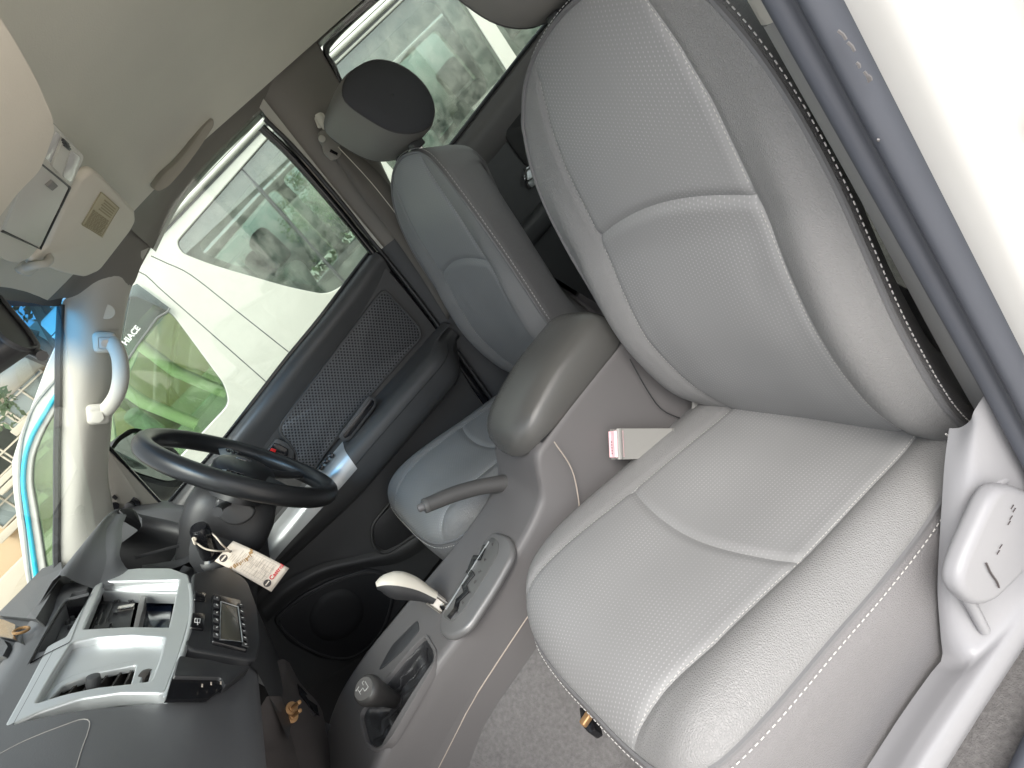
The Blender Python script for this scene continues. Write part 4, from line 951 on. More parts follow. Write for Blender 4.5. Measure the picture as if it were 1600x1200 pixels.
# lower centre: brown-grey kick panel with the two bolts, ribbed duct
M['kick'] = mat('kick_plastic', (.060, .054, .053), .5, grain=('noise', 700), bump=.1, dirt=.28, dirtcol=(.10, .095, .09), dirtscale=24)
k1 = [X_(417, 1088, -.11), X_(441, 1090, -.04), X_(448, 1125, -.05), X_(462, 1175, -.07), X_(470, 1215, -.08), X_(330, 1215, -.20), X_(352, 1180, -.17), X_(385, 1140, -.13)]
loft('kick_panel', [[k1[0], k1[7], k1[6], k1[5]], [(k1[0] + k1[1]) / 2 + V(-.01, -.008, 0), k1[3] * .5 + k1[7] * .5 + V(-.01, -.008, 0), k1[3] * .45 + k1[6] * .55 + V(-.01, -.008, 0), k1[4] * .45 + k1[5] * .55], [k1[1], k1[2], k1[3], k1[4]]], M['kick'], da, 16, 10)
loft('stack_lower_panel', [[X_(418, 1040, .06), X_(425, 1075, -.03), X_(441, 1092, -.05), X_(449, 1130, -.05), X_(462, 1175, -.06), X_(472, 1220, -.07)], [X_(440, 1030, .075), X_(452, 1065, .03), X_(476, 1095, .015), X_(487, 1130, .0), X_(500, 1175, -.02), X_(512, 1220, -.04)], [X_(452, 1035, .09), X_(470, 1068, .07), X_(498, 1100, .055), X_(508, 1130, .045), X_(514, 1170, .03), X_(518, 1220, .01)]], M['kick'], da, 24, 12)
loft('stack_back', [[V(.075, .66, z) for z in (.56, .45, .30, .2)], [V(.10, .80, z) for z in (.56, .45, .30, .2)]], M['charcoal'], da, 6, 4)
for a, b in ((468, 1097), (469, 1110)):
    p0 = X_(a - 13, b + 10, -.052); p1 = X_(a, b, -.074); d = p1 - p0
    bo_ = lathe('bolt', [(0, 0), (.0095, 0), (.0095, .0022), (.0052, .0026), (.0052, .006), (.0030, .0062), (.0030, np.linalg.norm(d)), (0, np.linalg.norm(d) + .001)], p0, d, M['brass'], da, 16)
for k in range(4):
    a = X_(452 + 3 * k, 1137 + 15 * k, -.048 - .003*k); b = X_(470 + 5 * k, 1148 + 13 * k, -.018 - .004*k); tube('duct_rib', [a, b], .0022, M['kick'], da, 6)
rbox('wiring_recess', X_(474, 1100, .030), (.05, .03, .02), M['gloss'], da, .003, axes=frame(X_(490, 1112, .03) - X_(470, 1090, .03), (1, 0, 0)))
# instrument bay: hood fin, binnacle lid and dark lens
hood = thing('instrument_hood', 'curved dark plastic hood over the empty instrument bay', 'instrument hood')
hr1 = [X_(90, 900, .14), X_(128, 852, .25), X_(152, 822, .35), X_(170, 803, .44), X_(190, 796, .495)]
hr0 = [p + V(.0, .05, -.010) for p in hr1]
hr2 = [X_(152, 922, .160), X_(166, 878, .22), X_(165, 850, .28), X_(167, 826, .36), X_(182, 803, .46)]
hr3 = [X_(216, 900, .200), X_(198, 888, .225), X_(187, 868, .245), X_(190, 846, .30), X_(191, 824, .38), X_(198, 804, .47)]
hr4 = [p + V(.03, .07, -.01) for p in hr3]
M['hoodtop'] = mat('hood_plastic', (.125, .128, .136), .5, grain=('noise', 650), bump=.12)
loft('hood_top', [hr0, hr1, [p * .5 + q * .5 + V(0, 0, .003) for p, q in zip(hr1, hr2)], hr2], M['hoodtop'], hood, 24, 12)
loft('hood_front', [hr2, [(p + q) / 2 + V(-.001, -.002, 0) for p, q in zip(crv(hr2, 12), crv(hr3, 12))], hr3], M['hoodtop'], hood, 24, 8)
loft('bay_wall', [hr3, hr4], M['gloss'], hood, 24, 4)
rbox('bay_back', (.45, .775, .69), (.38, .02, .20), M['gloss'], hood, .002)
loft('bay_sill', [[X_(218, 897, .205), X_(245, 893, .24), X_(275, 887, .27), X_(300, 876, .29)], [X_(222, 889, .23), X_(248, 884, .27), X_(276, 878, .30), X_(300, 866, .31)], [V(.23, .76, .66), V(.3, .76, .65), V(.35, .76, .64), V(.4, .76, .63)]], M['charcoal'], hood, 16, 8)
loft('bay_cheek', [[X_(214, 802, .50), X_(240, 808, .50), X_(268, 814, .49), X_(296, 822, .47)], [X_(222, 822, .48), X_(244, 826, .48), X_(270, 828, .47), X_(296, 832, .45)], [V(.50, .76, .76), V(.50, .76, .70), V(.50, .76, .67), V(.50, .76, .64)]], M['black'], hood, 16, 8)
fin = fillet([X_(185, 796, .47), X_(205, 793, .49), X_(214, 800, .50), (X_(222, 822, .49)), X_(210, 812, .47), X_(196, 806, .46)], .004)
slab('hood_fin', fin, V(.0, .012, -.004), M['black'], hood, .002)
slab('bay_strap', [X_(212, 868, .30), X_(286, 848, .33), X_(287, 851, .33), X_(213, 872, .30)], V(.0, .004, 0), M['charcoal'], hood, .0008)
# ------------------------------------------------------------------ driver's door (far side)
dd = thing('driver_door', "dark driver's door with honeycomb panel, armrest, silver switch bezel and clear window", 'car door')
def gx(z): return .70 - (z - .76) * .235                     # glass plane leans inwards
def on_glass(px, py):
    p = X_(px, py, .68)
    for _ in range(6): p = X_(px, py, gx(p[2]))
    return p
gw = [V(gx(.765), -.19, .765), V(.602, -.205, 1.200)] + [V(gx(p[2]) , p[1], p[2]) for p in [np.array(q) for q in EDGE[5:-1]]] + [V(gx(.70), .72, .70)]
slab('window_glass', gw, V(.004, 0, 0), M['glass'], dd, 0)
fr_ = [V(gx(.76) + .012, -.195, .76), V(.612, -.21, 1.205)] + [V(gx(p[2]) + .018, p[1] + .008, p[2] + .014) for p in [np.array(q) for q in EDGE[4:]]]
tube('window_frame', crv(fr_[1:], 60), .007, M['gloss'], dd, 6)
tube('window_frame', fr_[:2], .014, M['gloss'], dd, 6)
# top rail of the door, rolling from the glass line down to the recessed insert
bl_ = [X_(a, b, .692) for a, b in [(577, 398), (540, 447), (500, 500), (450, 561), (400, 626), (345, 696), (300, 747), (262, 792)]]
bl_ = [bl_[0] + V(0, -.012, 0)] + bl_ + [V(.692, .80, .70)]
ru = [X_(a, b, .655) for a, b in [(592, 408), (562, 452), (520, 505), (470, 567), (420, 632), (372, 690), (330, 735), (285, 800)]]
ru = [ru[0] + V(0, -.014, 0)] + ru + [V(.66, .80, .66)]
ins = [X_(a, b, .668) for a, b in [(606, 428), (596, 450), (560, 498), (510, 562), (460, 628), (434, 668), (400, 712), (350, 770)]]
ins = [ins[0] + V(0, -.012, 0)] + ins + [V(.668, .80, .60)]
loft('door_top_rail', [[p + V(.006, 0, -.008) for p in bl_], bl_, [(a * .55 + b * .45) + V(-.010, 0, .006) for a, b in zip(bl_, ru)], ru, [(a * .4 + b * .6) + V(-.001, 0, 0) for a, b in zip(ru, ins)], ins], M['doorpl'], dd, 60, 20)
tube('weather_strip', crv([p + V(.002, 0, .004) for p in bl_], 50), .005, M['gloss'], dd, 6)
# main inner panel
def dz(y): return interp(y, [-.2, .8], [.06, .06])
loft('inner_panel', [[V(.660, -.160, .77), V(.668, .1, .70), V(.668, .45, .64), V(.668, .85, .60)], [V(.668, -.148, .62), V(.672, .1, .60), V(.672, .45, .57), V(.672, .85, .55)], [V(.672, -.125, .46), V(.668, .1, .46), V(.668, .45, .46), V(.668, .85, .46)], [V(.668, -.090, .34), V(.662, .12, .33), V(.655, .45, .33), V(.652, .85, .33)], [V(.664, -.055, .20), V(.655, .15, .19), V(.648, .45, .19), V(.648, .85, .19)], [V(.660, -.02, .06), V(.655, .2, .05), V(.65, .5, .05), V(.65, .9, .05)]], M['doorpl'], dd, 30, 30)
loft('panel_edge', [[V(.660, -.160, .77), V(.668, -.148, .62), V(.672, -.125, .46), V(.668, -.090, .34), V(.664, -.055, .20), V(.66, -.02, .06)], [V(.70, -.168, .77), V(.70, -.156, .62), V(.70, -.133, .46), V(.70, -.098, .34), V(.69, -.063, .20), V(.69, -.028, .06)]], M['doorpl'], dd, 20, 3)
# honeycomb insert: sheet pierced with round holes (fine relief in the material)
mm = mat('honeycomb_sheet', (.10, .10, .104), .5); n_ = mm.node_tree.nodes; L_ = mm.node_tree.links; b_ = n_['Principled BSDF']
uvn = n_.new('ShaderNodeUVMap'); uvn.uv_map = 'UVMap'; mp = n_.new('ShaderNodeMapping'); mp.inputs['Scale'].default_value = (1, 1, 1); L_.new(uvn.outputs[0], mp.inputs[0])
sx = n_.new('ShaderNodeSeparateXYZ'); L_.new(mp.outputs[0], sx.inputs[0])
def mth(op, a, b=None):
    q = n_.new('ShaderNodeMath'); q.operation = op
    for i, v in enumerate((a, b)):
        if v is None: continue
        if isinstance(v, (int, float)): q.inputs[i].default_value = v
        else: L_.new(v, q.inputs[i])
    return q.outputs[0]
px_, py_ = .0105, .0062
ri = mth('FLOOR', mth('DIVIDE', sx.outputs['Y'], py_)); hf = mth('MULTIPLY', mth('MODULO', mth('ABSOLUTE', ri), 2), .5)
fx_ = mth('SUBTRACT', mth('FRACT', mth('ADD', mth('DIVIDE', sx.outputs['X'], px_), hf)), .5); fy_ = mth('SUBTRACT', mth('FRACT', mth('DIVIDE', sx.outputs['Y'], py_)), .5)
dist = mth('SQRT', mth('ADD', mth('POWER', mth('MULTIPLY', fx_, px_ / py_), 2), mth('POWER', fy_, 2)))
mr = n_.new('ShaderNodeMapRange'); mr.inputs['From Min'].default_value = .46; mr.inputs['From Max'].default_value = .36; L_.new(dist, mr.inputs['Value'])
cm = n_.new('ShaderNodeMix'); cm.data_type = 'RGBA'; cm.inputs['A'].default_value = (.105, .105, .11, 1); cm.inputs['B'].default_value = (.008, .008, .009, 1); L_.new(mr.outputs['Result'], cm.inputs['Factor']); L_.new(cm.outputs['Result'], b_.inputs['Base Color'])
bp = n_.new('ShaderNodeBump'); bp.inputs['Strength'].default_value = .8; bp.inputs['Distance'].default_value = .001; bp.invert = True; L_.new(mr.outputs['Result'], bp.inputs['Height']); L_.new(bp.outputs[0], b_.inputs['Normal'])
M['honeycomb'] = mm
def meshpanel(name, outline, m, parent, bulge=.004):
    c = np.mean(outline, axis=0); n = len(outline); vs_ = [p for p in outline] + [c + (p - c) * .96 + V(-bulge, 0, 0) for p in outline]
    k = len(vs_); vs_.append(c + V(-bulge, 0, 0)); fs = [(i, (i+1) % n, n + (i+1) % n, n + i) for i in range(n)] + [(n + i, n + (i+1) % n, k) for i in range(n)]
    return raw(name, vs_, fs, m, parent, 40, [(p[1], p[2]) for p in vs_])
mo = fillet([X_(a, b, .660) for a, b in [(600, 453), (630, 484), (656, 514), (657, 527), (600, 592), (545, 655), (503, 714), (489, 735), (462, 728), (464, 712), (452, 692), (437, 676), (440, 662), (500, 583), (555, 510), (588, 466)]], .012, 4)
meshpanel('honeycomb_insert', mo, M['honeycomb'], dd)
tube('insert_rim', mo, .004, M['doorpl'], dd, 6, closed=True)
# window switch beside the insert
slab('switch_plate', fillet([X_(a, b, .652) for a, b in [(432, 684), (450, 692), (461, 708), (457, 722), (440, 735), (412, 712)]], .008), V(.014, 0, 0), M['doorpl'], dd, .003)
sw_ = slab('lock_switch', fillet([X_(a, b, .648) for a, b in [(428, 692), (436, 694), (451, 702), (450, 712), (436, 722), (418, 708)]], .005), V(.008, 0, 0), M['gloss'], dd, .002)
slab('red_mark', fillet([X_(a, b, .6465) for a, b in [(424, 700), (432, 703), (429, 709), (421, 706)]], .001, 2), V(.002, 0, 0), M['redbtn'], sw_, .0004)
# armrest: swept section along the door
def armsec(y):
    k = smooth(-.165, -.02, y)                       # rounded rear end
    top = .500 - .020 * smooth(.2, .75, y); out = .575 + .075 * (1 - k) ** 2 + .022 * smooth(.3, .75, y)
    bot = .378 + .03 * smooth(.3, .7, y) + .06 * (1 - k) ** 2
    return [V(.668, y, top + .012), V(.650, y, top + .006), V(.628, y, top), V(out + .020, y, top - .006), V(out + .004, y, top - .022), V(out, y, top - .050), V(out + .006, y, bot + .03), V(out + .022, y, bot + .006), V(out + .05, y, bot - .004), V(.668, y, bot - .012)]
ya = list(np.linspace(-.165, .0, 14)) + list(np.linspace(.02, .80, 26))
grid('door_armrest', [crv(armsec(y), 30) for y in ya], M['doorpl'], dd)
tube('armrest_seam', [crv(armsec(y), 30)[13] + V(-.0012, 0, 0) for y in ya[4:]], .0012, M['black'], dd, 5)
sl_ = fillet([X_(a, b, .612) for a, b in [(580, 623), (585, 627), (583, 634), (547, 681), (538, 685), (535, 678)]], .006)
slab('pull_pocket_rim', fillet([X_(a, b, .613) for a, b in [(576, 618), (588, 622), (588, 634), (548, 688), (535, 691), (528, 682)]], .008), V(.02, 0, -.006), M['doorpl'], dd, .003)
slab('pull_pocket', sl_, V(.02, 0, -.01), M['gloss'], dd, .001)
def armpt(y, k, lift=.002):
    c = crv(armsec(y), 30); p = c[k]; n2 = np.cross(V(0, 1, 0), c[min(29, k + 1)] - c[k - 1]); n2 /= np.linalg.norm(n2)
    return p + n2 * lift * (1 if n2[0] * -1 + n2[2] > 0 else -1)
y0s = lambda j: .268 + .030 * j
bez = [[armpt(.272 + (j / 11) * .03 * 0 + (.40) * t + .028 * (j / 11), 3 + j, .0025) for j in range(12)] for t in np.linspace(0, 1, 18)]
grid('silver_bezel', bez, M['silver'], dd)
for k in range(3):
    yb = .318 + .020 * k
    rbox('window_button', armpt(yb, 4, .006), (.028, .013, .010), M['gloss'], dd, .002, axes=(V(.95, .1, -.3), V(0, 1, 0), V(.3, 0, .95)))
    rbox('button_edge', armpt(yb + .006, 4, .0115), (.022, .0016, .001), M['whiteink'], dd, 0, axes=(V(.95, .1, -.3), V(0, 1, 0), V(.3, 0, .95)))
# door pocket and speaker low on the door
po = fillet([X_(a, b, .636) for a, b in [(655, 748), (645, 756), (590, 812), (582, 828), (585, 850), (600, 862), (622, 852), (650, 832), (690, 800)]], .012)
slab('door_pocket', po, V(.012, 0, 0), M['black'], dd, .004)
tube('pocket_lip', [X_(a, b, .632) for a, b in [(660, 742), (620, 775), (588, 812), (581, 832), (586, 856), (604, 864), (640, 842), (670, 826)]], .0035, M['doorpl'], dd, 8, smooth_pts=40)
loft('door_lower_ridge', [[X_(a, b, .640) for a, b in [(405, 945), (440, 912), (500, 882), (560, 868), (620, 850), (690, 800)]], [X_(a, b, .628) for a, b in [(412, 960), (450, 925), (505, 893), (565, 878), (628, 862), (700, 812)]], [X_(a, b, .645) for a, b in [(418, 972), (455, 938), (508, 905), (570, 888), (634, 875), (705, 825)]]], M['doorpl'], dd, 30, 10)
sp_o = [X_(a, b, .640) for a, b in [(425, 968), (470, 930), (520, 905), (575, 888), (610, 895), (620, 925), (608, 975), (580, 1015), (545, 1035), (500, 1030), (450, 1003)]]
slab('speaker_surround', fillet(sp_o, .02), V(.012, 0, 0), M['black'], dd, .005, 3)
tube('surround_groove', crv([np.mean(sp_o, 0) + (p - np.mean(sp_o, 0)) * .90 + V(-.001, 0, 0) for p in sp_o], 60, True), .0028, M['doorpl'], dd, 6, closed=True)
sc_ = X_(527, 962, .636); rws_ = []
gm = mat('speaker_mesh', (.030, .030, .032), .55, grain=('noise', 900), bump=.4)
lathe('speaker_grille', [(0, .004), (.05, .003), (.068, 0), (.072, -.004), (.072, -.006), (0, -.006)], sc_, (-1, 0, 0), gm, dd, 40)
# bare metal corner where the mirror trim is missing
M['bare'] = mat('bare_door_metal', (.34, .325, .285), .5, metal=.2, var=.12, varscale=14, dirt=.36, dirtcol=(.10, .085, .07), dirtscale=16)
sq = [on_glass(a, b) + V(-.022, 0, 0) for a, b in [(171, 700), (205, 735), (256, 790), (254, 802), (246, 814), (214, 808), (192, 797), (176, 780), (170, 755)]]
sail = slab('bare_mirror_corner', fillet(sq, .004), V(.008, 0, 0), M['bare'], dd, .0015)
for (a, b, r) in [(181, 787, .010), (205, 786, .022), (223, 797, .013), (235, 810, .004)]:
    c = on_glass(a, b) + V(-.023, 0, 0); lathe('mirror_hole', [(0, .0006), (r * .6, .0006), (r * .95, .0008), (r, .0002), (r, -.003), (0, -.003)], c, (-1, 0, 0), M['gloss'], sail, 20)
    if r > .012: lathe('wire_plug', [(0, 0), (r * .55, 0), (r * .5, .006), (r * .2, .009), (0, .009)], c + V(0, .002, -.002), (-1, .2, .2), M['charcoal'], sail, 14)
slab('corner_patch', [on_glass(a, b) + V(-.0235, 0, 0) for a, b in [(181, 769), (187, 774), (183, 778), (177, 773)]], V(.001, 0, 0), M['black'], sail, 0)
tube('quarter_bar', [on_glass(a, b) + V(-.012, 0, 0) for a, b in [(170, 697), (256, 790)]], .006, M['gloss'], dd, 6)
# wing mirror outside
wm_ = thing('wing_mirror', 'dark wing mirror outside the driver window with dusty glass', 'wing mirror')
mg = [X_(a, b, v) for a, b, v in [(174, 708, .98), (188, 685, .98), (212, 672, .97), (240, 690, .90), (270, 712, .85), (288, 738, .80), (282, 752, .80), (262, 757, .80), (215, 740, .86), (180, 722, .95)]]
mg = [V(p[0], .66 + (p[0] - .8) * .15, p[2]) for p in [Y_(a, b, .70) for a, b in [(174, 708), (190, 684), (214, 674), (244, 690), (274, 712), (290, 738), (284, 751), (262, 756), (215, 741), (181, 722)]]]
def MG(a, b, off=0): return P_(a, b, (.85, .70 + off, .76), (-.30, -1, .05))
mg = [MG(a, b) for a, b in [(175, 706), (188, 688), (212, 674), (244, 688), (274, 712), (287, 736), (282, 748), (262, 752), (215, 738), (182, 722)]]
slab('mirror_glass', fillet(mg, .02), V(.001, .006, 0), M['mirror'], wm_, .001)
ho = [MG(a, b, .004) for a, b in [(171, 708), (184, 684), (211, 669), (247, 683), (279, 708), (294, 737), (288, 756), (262, 761), (212, 746), (178, 728)]]
c_ = np.mean(ho, 0); cs = [ho, [c_ + (p - c_) * 1.05 + V(0, .03, 0) for p in ho], [c_ + (p - c_) * .95 + V(.01, .08, 0) for p in ho], [c_ + (p - c_) * .55 + V(.01, .11, 0) for p in ho], [c_ + (p - c_) * .05 + V(.01, .115, 0) for p in ho]]
loft('mirror_housing', cs, M['black'], wm_, 40, 14, closed=True)
tube('mirror_arm', [V(.70, .70, .70), V(.76, .72, .705), V(.80, .73, .72)], .03, M['black'], wm_, 10)
# outer skin and lower door shell
loft('outer_skin', [[V(.72, -.19, .755), V(.72, .2, .745), V(.72, .8, .70)], [V(.80, -.19, .60), V(.80, .2, .58), V(.80, .8, .55)], [V(.82, -.19, .3), V(.82, .2, .3), V(.82, .85, .3)], [V(.78, -.10, .0), V(.78, .2, .0), V(.78, .9, .0)]], M['white'], dd, 20, 14)
# ------------------------------------------------------------------ rear door on the driver's side
rr = thing('rear_driver_door', 'rear door beyond the seats with side window, black mesh insert and silver pull', 'car door')
def gx2(z): return .70 - (z - .80) * .24
def G2(a, b):
    p = X_(a, b, .66)
    for _ in range(6): p = X_(a, b, gx2(p[2]))
    return p
rw = [V(gx2(.80), -.30, .80), V(gx2(1.22), -.43, 1.222), V(gx2(1.22), -.8, 1.222), V(gx2(1.2), -1.25, 1.21), V(gx2(.84), -1.35, .86)]
slab('window_glass', rw, V(.004, 0, 0), M['glass'], rr, 0)
b1 = [V(.69, -.30, .80), X_(735, 193, .685), X_(790, 122, .685), X_(850, 46, .685), V(.685, -1.4, .90)]
b2 = [V(.655, -.30, .775), X_(755, 203, .66), X_(810, 132, .66), X_(868, 62, .66), V(.66, -1.4, .87)]
b3 = [V(.66, -.30, .73), X_(785, 215, .665), X_(835, 152, .665), X_(890, 85, .665), V(.665, -1.4, .80)]
loft('door_top_rail', [[p + V(.01, 0, 0) for p in b1], b1, b2, b3, [p + V(.012, 0, -.02) for p in b3]], M['console'], rr, 30, 14)
tube('weather_strip', crv([p + V(.003, 0, .006) for p in b1], 30), .006, M['gloss'], rr, 6)
mo2 = [X_(a, b, .668) for a, b in [(785, 208), (850, 128), (920, 60), (960, 120), (900, 230), (868, 262), (835, 268), (815, 250)]]
meshpanel('mesh_insert', fillet(mo2, .02), mat('black_mesh', (.012, .012, .013), .6, grain=('noise', 500), bump=.5), rr)
sv = thing if False else None
o = fillet([X_(a, b, .655) for a, b in [(822, 262), (845, 250), (872, 222), (880, 240), (832, 293), (826, 288)]], .004)
slab('silver_pull', o, V(.012, 0, 0), M['silver'], rr, .004)
tube('pull_ring', crv([X_(a, b, .650) for a, b in [(822, 268), (830, 262), (842, 262), (838, 272), (826, 282), (820, 278)]], 24, True), .003, M['chrome'], rr, 6, closed=True)
rbox('inner_panel', (.69, -.95, .42), (.03, 1.15, .72), M['charcoal'], rr, .01)
rbox('door_armrest', (.655, -.80, .50), (.05, .62, .07), M['charcoal'], rr, .02)
rbox('outer_skin', (.77, -.85, .40), (.10, 1.25, .76), M['white'], rr, .03)
# ------------------------------------------------------------------ steering wheel and column
wh = thing('steering_wheel', 'black leather steering wheel seen almost edge-on in front of the driver seat', 'steering wheel')
wt, wb = X_(222, 690, .36), X_(513, 764, .36)
wc = (wt + wb) / 2; wu = wt - wb; R_w = np.linalg.norm(wu) / 2 - .004; wu /= np.linalg.norm(wu); wx = V(1, 0, 0); wn = np.cross(wx, wu)   # points back to the driver
if wn[1] > 0: wn = -wn
R_w = .186
ring = [wc + R_w * (math.cos(a) * wx + math.sin(a) * wu) for a in np.linspace(0, 2*math.pi, 97)[:-1]]
seg = 16; rows = []
M['wheel'] = mat('wheel_leather', (.020, .020, .021), .30, grain=('leather', 420), bump=.08, var=.15, varscale=12)
for i, p in enumerate(ring):
    ro = (p - wc) / R_w; a = 2 * math.pi * i / 96
    rows.append([p + .0180 * math.cos(q) * ro + .0205 * math.sin(q) * wn for q in np.linspace(0, 2*math.pi, seg, endpoint=False)])
rows.append(rows[0])
grid('rim', rows, M['wheel'], wh, closed=True)
# spokes and hub sit behind the rim plane
hubc = wc - wn * .010
def W2(a, b, c=0): return hubc + wx * a + wu * b + wn * c
hub_o = [W2(.078 * math.cos(t) * (1 + .10 * math.cos(2*t)), .062 * math.sin(t) - .008, 0) for t in np.linspace(0, 2*math.pi, 41)[:-1]]
rows = []
for k, h in ((1.08, -.045), (1.06, -.01), (1.0, .008), (.9, .017), (.6, .024), (.3, .026), (.02, .0265)):
    rows.append([hubc + (p - hubc) * k + wn * h for p in hub_o])
grid('airbag_cover', rows, mat('hub_plastic', (.024, .024, .026), .4, grain=('noise', 500), bump=.1), wh, closed=True)
lathe('hub_emblem', [(.0, .0), (.016, 0), (.015, .002), (0, .0022)], W2(0, .0, .0255), wn, M['chrome'], wh, 24)
for a0, w0, m_ in ((math.radians(8), .030, M['silver']), (math.radians(172), .030, M['silver']), (math.radians(-52), .024, M['black']), (math.radians(-128), .024, M['black'])):
    dr = math.cos(a0) * wx + math.sin(a0) * wu; pr_ = -math.sin(a0) * wx + math.cos(a0) * wu
    A = hubc + dr * .06 + wn * .004; B = wc + dr * (R_w - .004) - wn * .002
    loft('spoke', [[A + pr_ * w0, (A + B) / 2 + pr_ * w0 * .8 - wn * .003, B + pr_ * w0 * .75], [A + wn * .010, (A + B) / 2 + wn * .004, B + wn * .006], [A - pr_ * w0, (A + B) / 2 - pr_ * w0 * .8 - wn * .003, B - pr_ * w0 * .75], [A - wn * .012, (A + B) / 2 - wn * .014, B - wn * .010], [A + pr_ * w0, (A + B) / 2 + pr_ * w0 * .8 - wn * .003, B + pr_ * w0 * .75]], m_, wh, 10, 20)
    if m_ is M['silver']:
        for q in (-.012, 0, .012): rbox('spoke_button', (A + B) / 2 + wn * .0095 + pr_ * q * .9, (.018, .008, .005), M['gloss'], wh, .0015, axes=(dr, pr_, wn))
# column shroud
co = thing('steering_column', 'black steering column shroud with oval knee cover below the wheel', 'steering column')
sec = []
for t, a_, b_ in ((0.0, .052, .060), (.010, .060, .080), (.05, .062, .088), (.09, .062, .086), (.115, .056, .078), (.16, .05, .07)):
    c = hubc - wn * (.035 + t) - wu * .012
    sec.append([c + wx * a_ * math.copysign(abs(math.cos(q)) ** .62, math.cos(q)) + wu * b_ * math.copysign(abs(math.sin(q)) ** .62, math.sin(q)) for q in np.linspace(0, 2*math.pi, 40, endpoint=False)])
grid('shroud', sec, mat('shroud_plastic', (.030, .030, .032), .42, grain=('noise', 600), bump=.12), co, closed=True)
raw('shroud_front', sec[0], [tuple(range(40))], M['black'], co)
pk_ = [X_(a, b, .286) for a, b in [(338, 782), (352, 778), (378, 782), (397, 793), (399, 803), (388, 815), (370, 821), (352, 818), (340, 805)]]
slab('knee_cover', crv(pk_, 40, True), V(.02, 0, 0), mat('knee_cover_plastic', (.05, .05, .052), .3, grain=('noise', 500), bump=.1), co, .006, 4)
tube('column_stalk', [W2(-.06, .0, -.05), W2(-.12, .02, -.05), W2(-.165, .025, -.048)], [.006, .007, .009], M['black'], co, 10)
loft('driver_knee_panel', [[X_(300, 835, .30), X_(330, 832, .30), X_(380, 835, .32), X_(418, 838, .40)], [X_(296, 880, .27), X_(335, 895, .26), X_(390, 900, .28), X_(420, 900, .40)], [V(.20, .62, .60), V(.22, .60, .56), V(.28, .62, .50), V(.42, .66, .50)], [V(.2, .75, .45), V(.3, .75, .45), V(.4, .75, .45), V(.5, .75, .45)]], M['charcoal'], da, 16, 14)
loft('driver_lower_dash', [[V(x, .60, .60) for x in (.30, .45, .60)], [V(x, .585, .56) for x in (.30, .45, .60)], [V(x, .66, .50) for x in (.30, .45, .60)], [V(x, .8, .46) for x in (.30, .45, .60)]], M['charcoal'], da, 10, 10)
# ------------------------------------------------------------------ ignition barrel with paper tag
ig = thing('ignition_knob', 'short black knob with rounded end sticking out under the steering column', 'knob')
i0 = X_(330, 872, .285); i1 = X_(310, 823, .255); d = i1 - i0
lathe('knob_body', [(0, 0), (.022, 0), (.022, .004), (.0165, .008), (.0165, np.linalg.norm(d) * .55), (.0175, np.linalg.norm(d) * .6), (.0175, np.linalg.norm(d) * .93), (.014, np.linalg.norm(d)), (0, np.linalg.norm(d) * 1.01)], i0, d, M['gloss'], ig, 26)
lathe('knob_boot', [(.036, -.02), (.034, -.004), (.030, .004), (.024, .008), (.021, .004), (0, .003)], i0, d, M['black'], ig, 26)
tg = thing('price_tag', 'paper service tag with red and black print hanging by string from the knob', 'paper tag')
tp = X_(395, 880, .245)
tn = np.array(CAM) - tp; tn = tn / np.linalg.norm(tn) * .75 + V(-.35, -.35, .35); tn /= np.linalg.norm(tn)
def TG(a, b, off=0): return P_(a, b, tp + tn * off, tn)
tc_ = [TG(364, 844), TG(452, 887), TG(424, 924), TG(335, 876)]
NU, NV = 14, 8; rows = []
for i in range(NU + 1):
    r = []
    for j in range(NV + 1):
        u, v = i / NU, j / NV
        p = (1-u)*(1-v)*tc_[0] + u*(1-v)*tc_[1] + u*v*tc_[2] + (1-u)*v*tc_[3]
        r.append(p + tn * (.006 * math.sin(math.pi * u) - .004))
    rows.append(r)
card = grid('card', rows, M['card'], tg); md = card.modifiers.new('s', 'SOLIDIFY'); md.thickness = .0006; md.offset = -1
def TC(u, v, off=.0009):
    return (1-u)*(1-v)*tc_[0] + u*(1-v)*tc_[1] + u*v*tc_[2] + (1-u)*v*tc_[3] + tn * (.006 * math.sin(math.pi * u) - .004 + off)
Lu = np.linalg.norm(tc_[1] - tc_[0]); Lv = np.linalg.norm(tc_[3] - tc_[0])
ux = (tc_[1] - tc_[0]) / Lu; vx = (tc_[3] - tc_[0]) / Lv
def tstroke(u0, v0, u1, v1, w_, m=None):
    a, b = TC(u0, v0), TC(u1, v1); d = b - a; return ((a + b) / 2, frame(d, np.cross(tn, d)), (np.linalg.norm(d), w_, .0003))
it = []
for k in range(9):
    u = .42 + .048 * k
    it.append(tstroke(u, .08 + .02 * (k % 3), u, .90, .0004))
for k in range(5): it.append(tstroke(.42, .14 + .17 * k, .82, .14 + .17 * k, .0004))
for k in range(22):
    u = .22 + .027 * k; v = random.Random(k).uniform(.12, .6); it.append(tstroke(u, v, u + .004, v + random.Random(k + 9).uniform(.12, .32), .0007))
for k in range(6): it.append(tstroke(.15 + .035 * k, .45, .15 + .035 * k, .72, .0006))
join_strokes('printed_lines', it, M['greyink'], tg, True)
blot = []
rr_ = random.Random(5)
for k in range(16):
    t = k / 15; u, v = .30 + .10 * math.sin(t * 5) * .5 + .02 * rr_.random(), .02 + .95 * t; blot.append(tstroke(u, v, u + .05 * rr_.uniform(.5, 1.3), v + .05, .0035 * rr_.uniform(.4, 1)))
join_strokes('brown_stain', blot, M['rust'], tg, True)
lathe('round_logo', [(0, 0), (.0075, 0), (.0072, .0004), (0, .0004)], TC(.08, .76, .0006), tn, M['ink'], tg, 20)
rbox('logo_bar', TC(.08, .76, .0012), (.012, .003, .0004), M['card'], tg, 0, axes=frame(vx, ux))
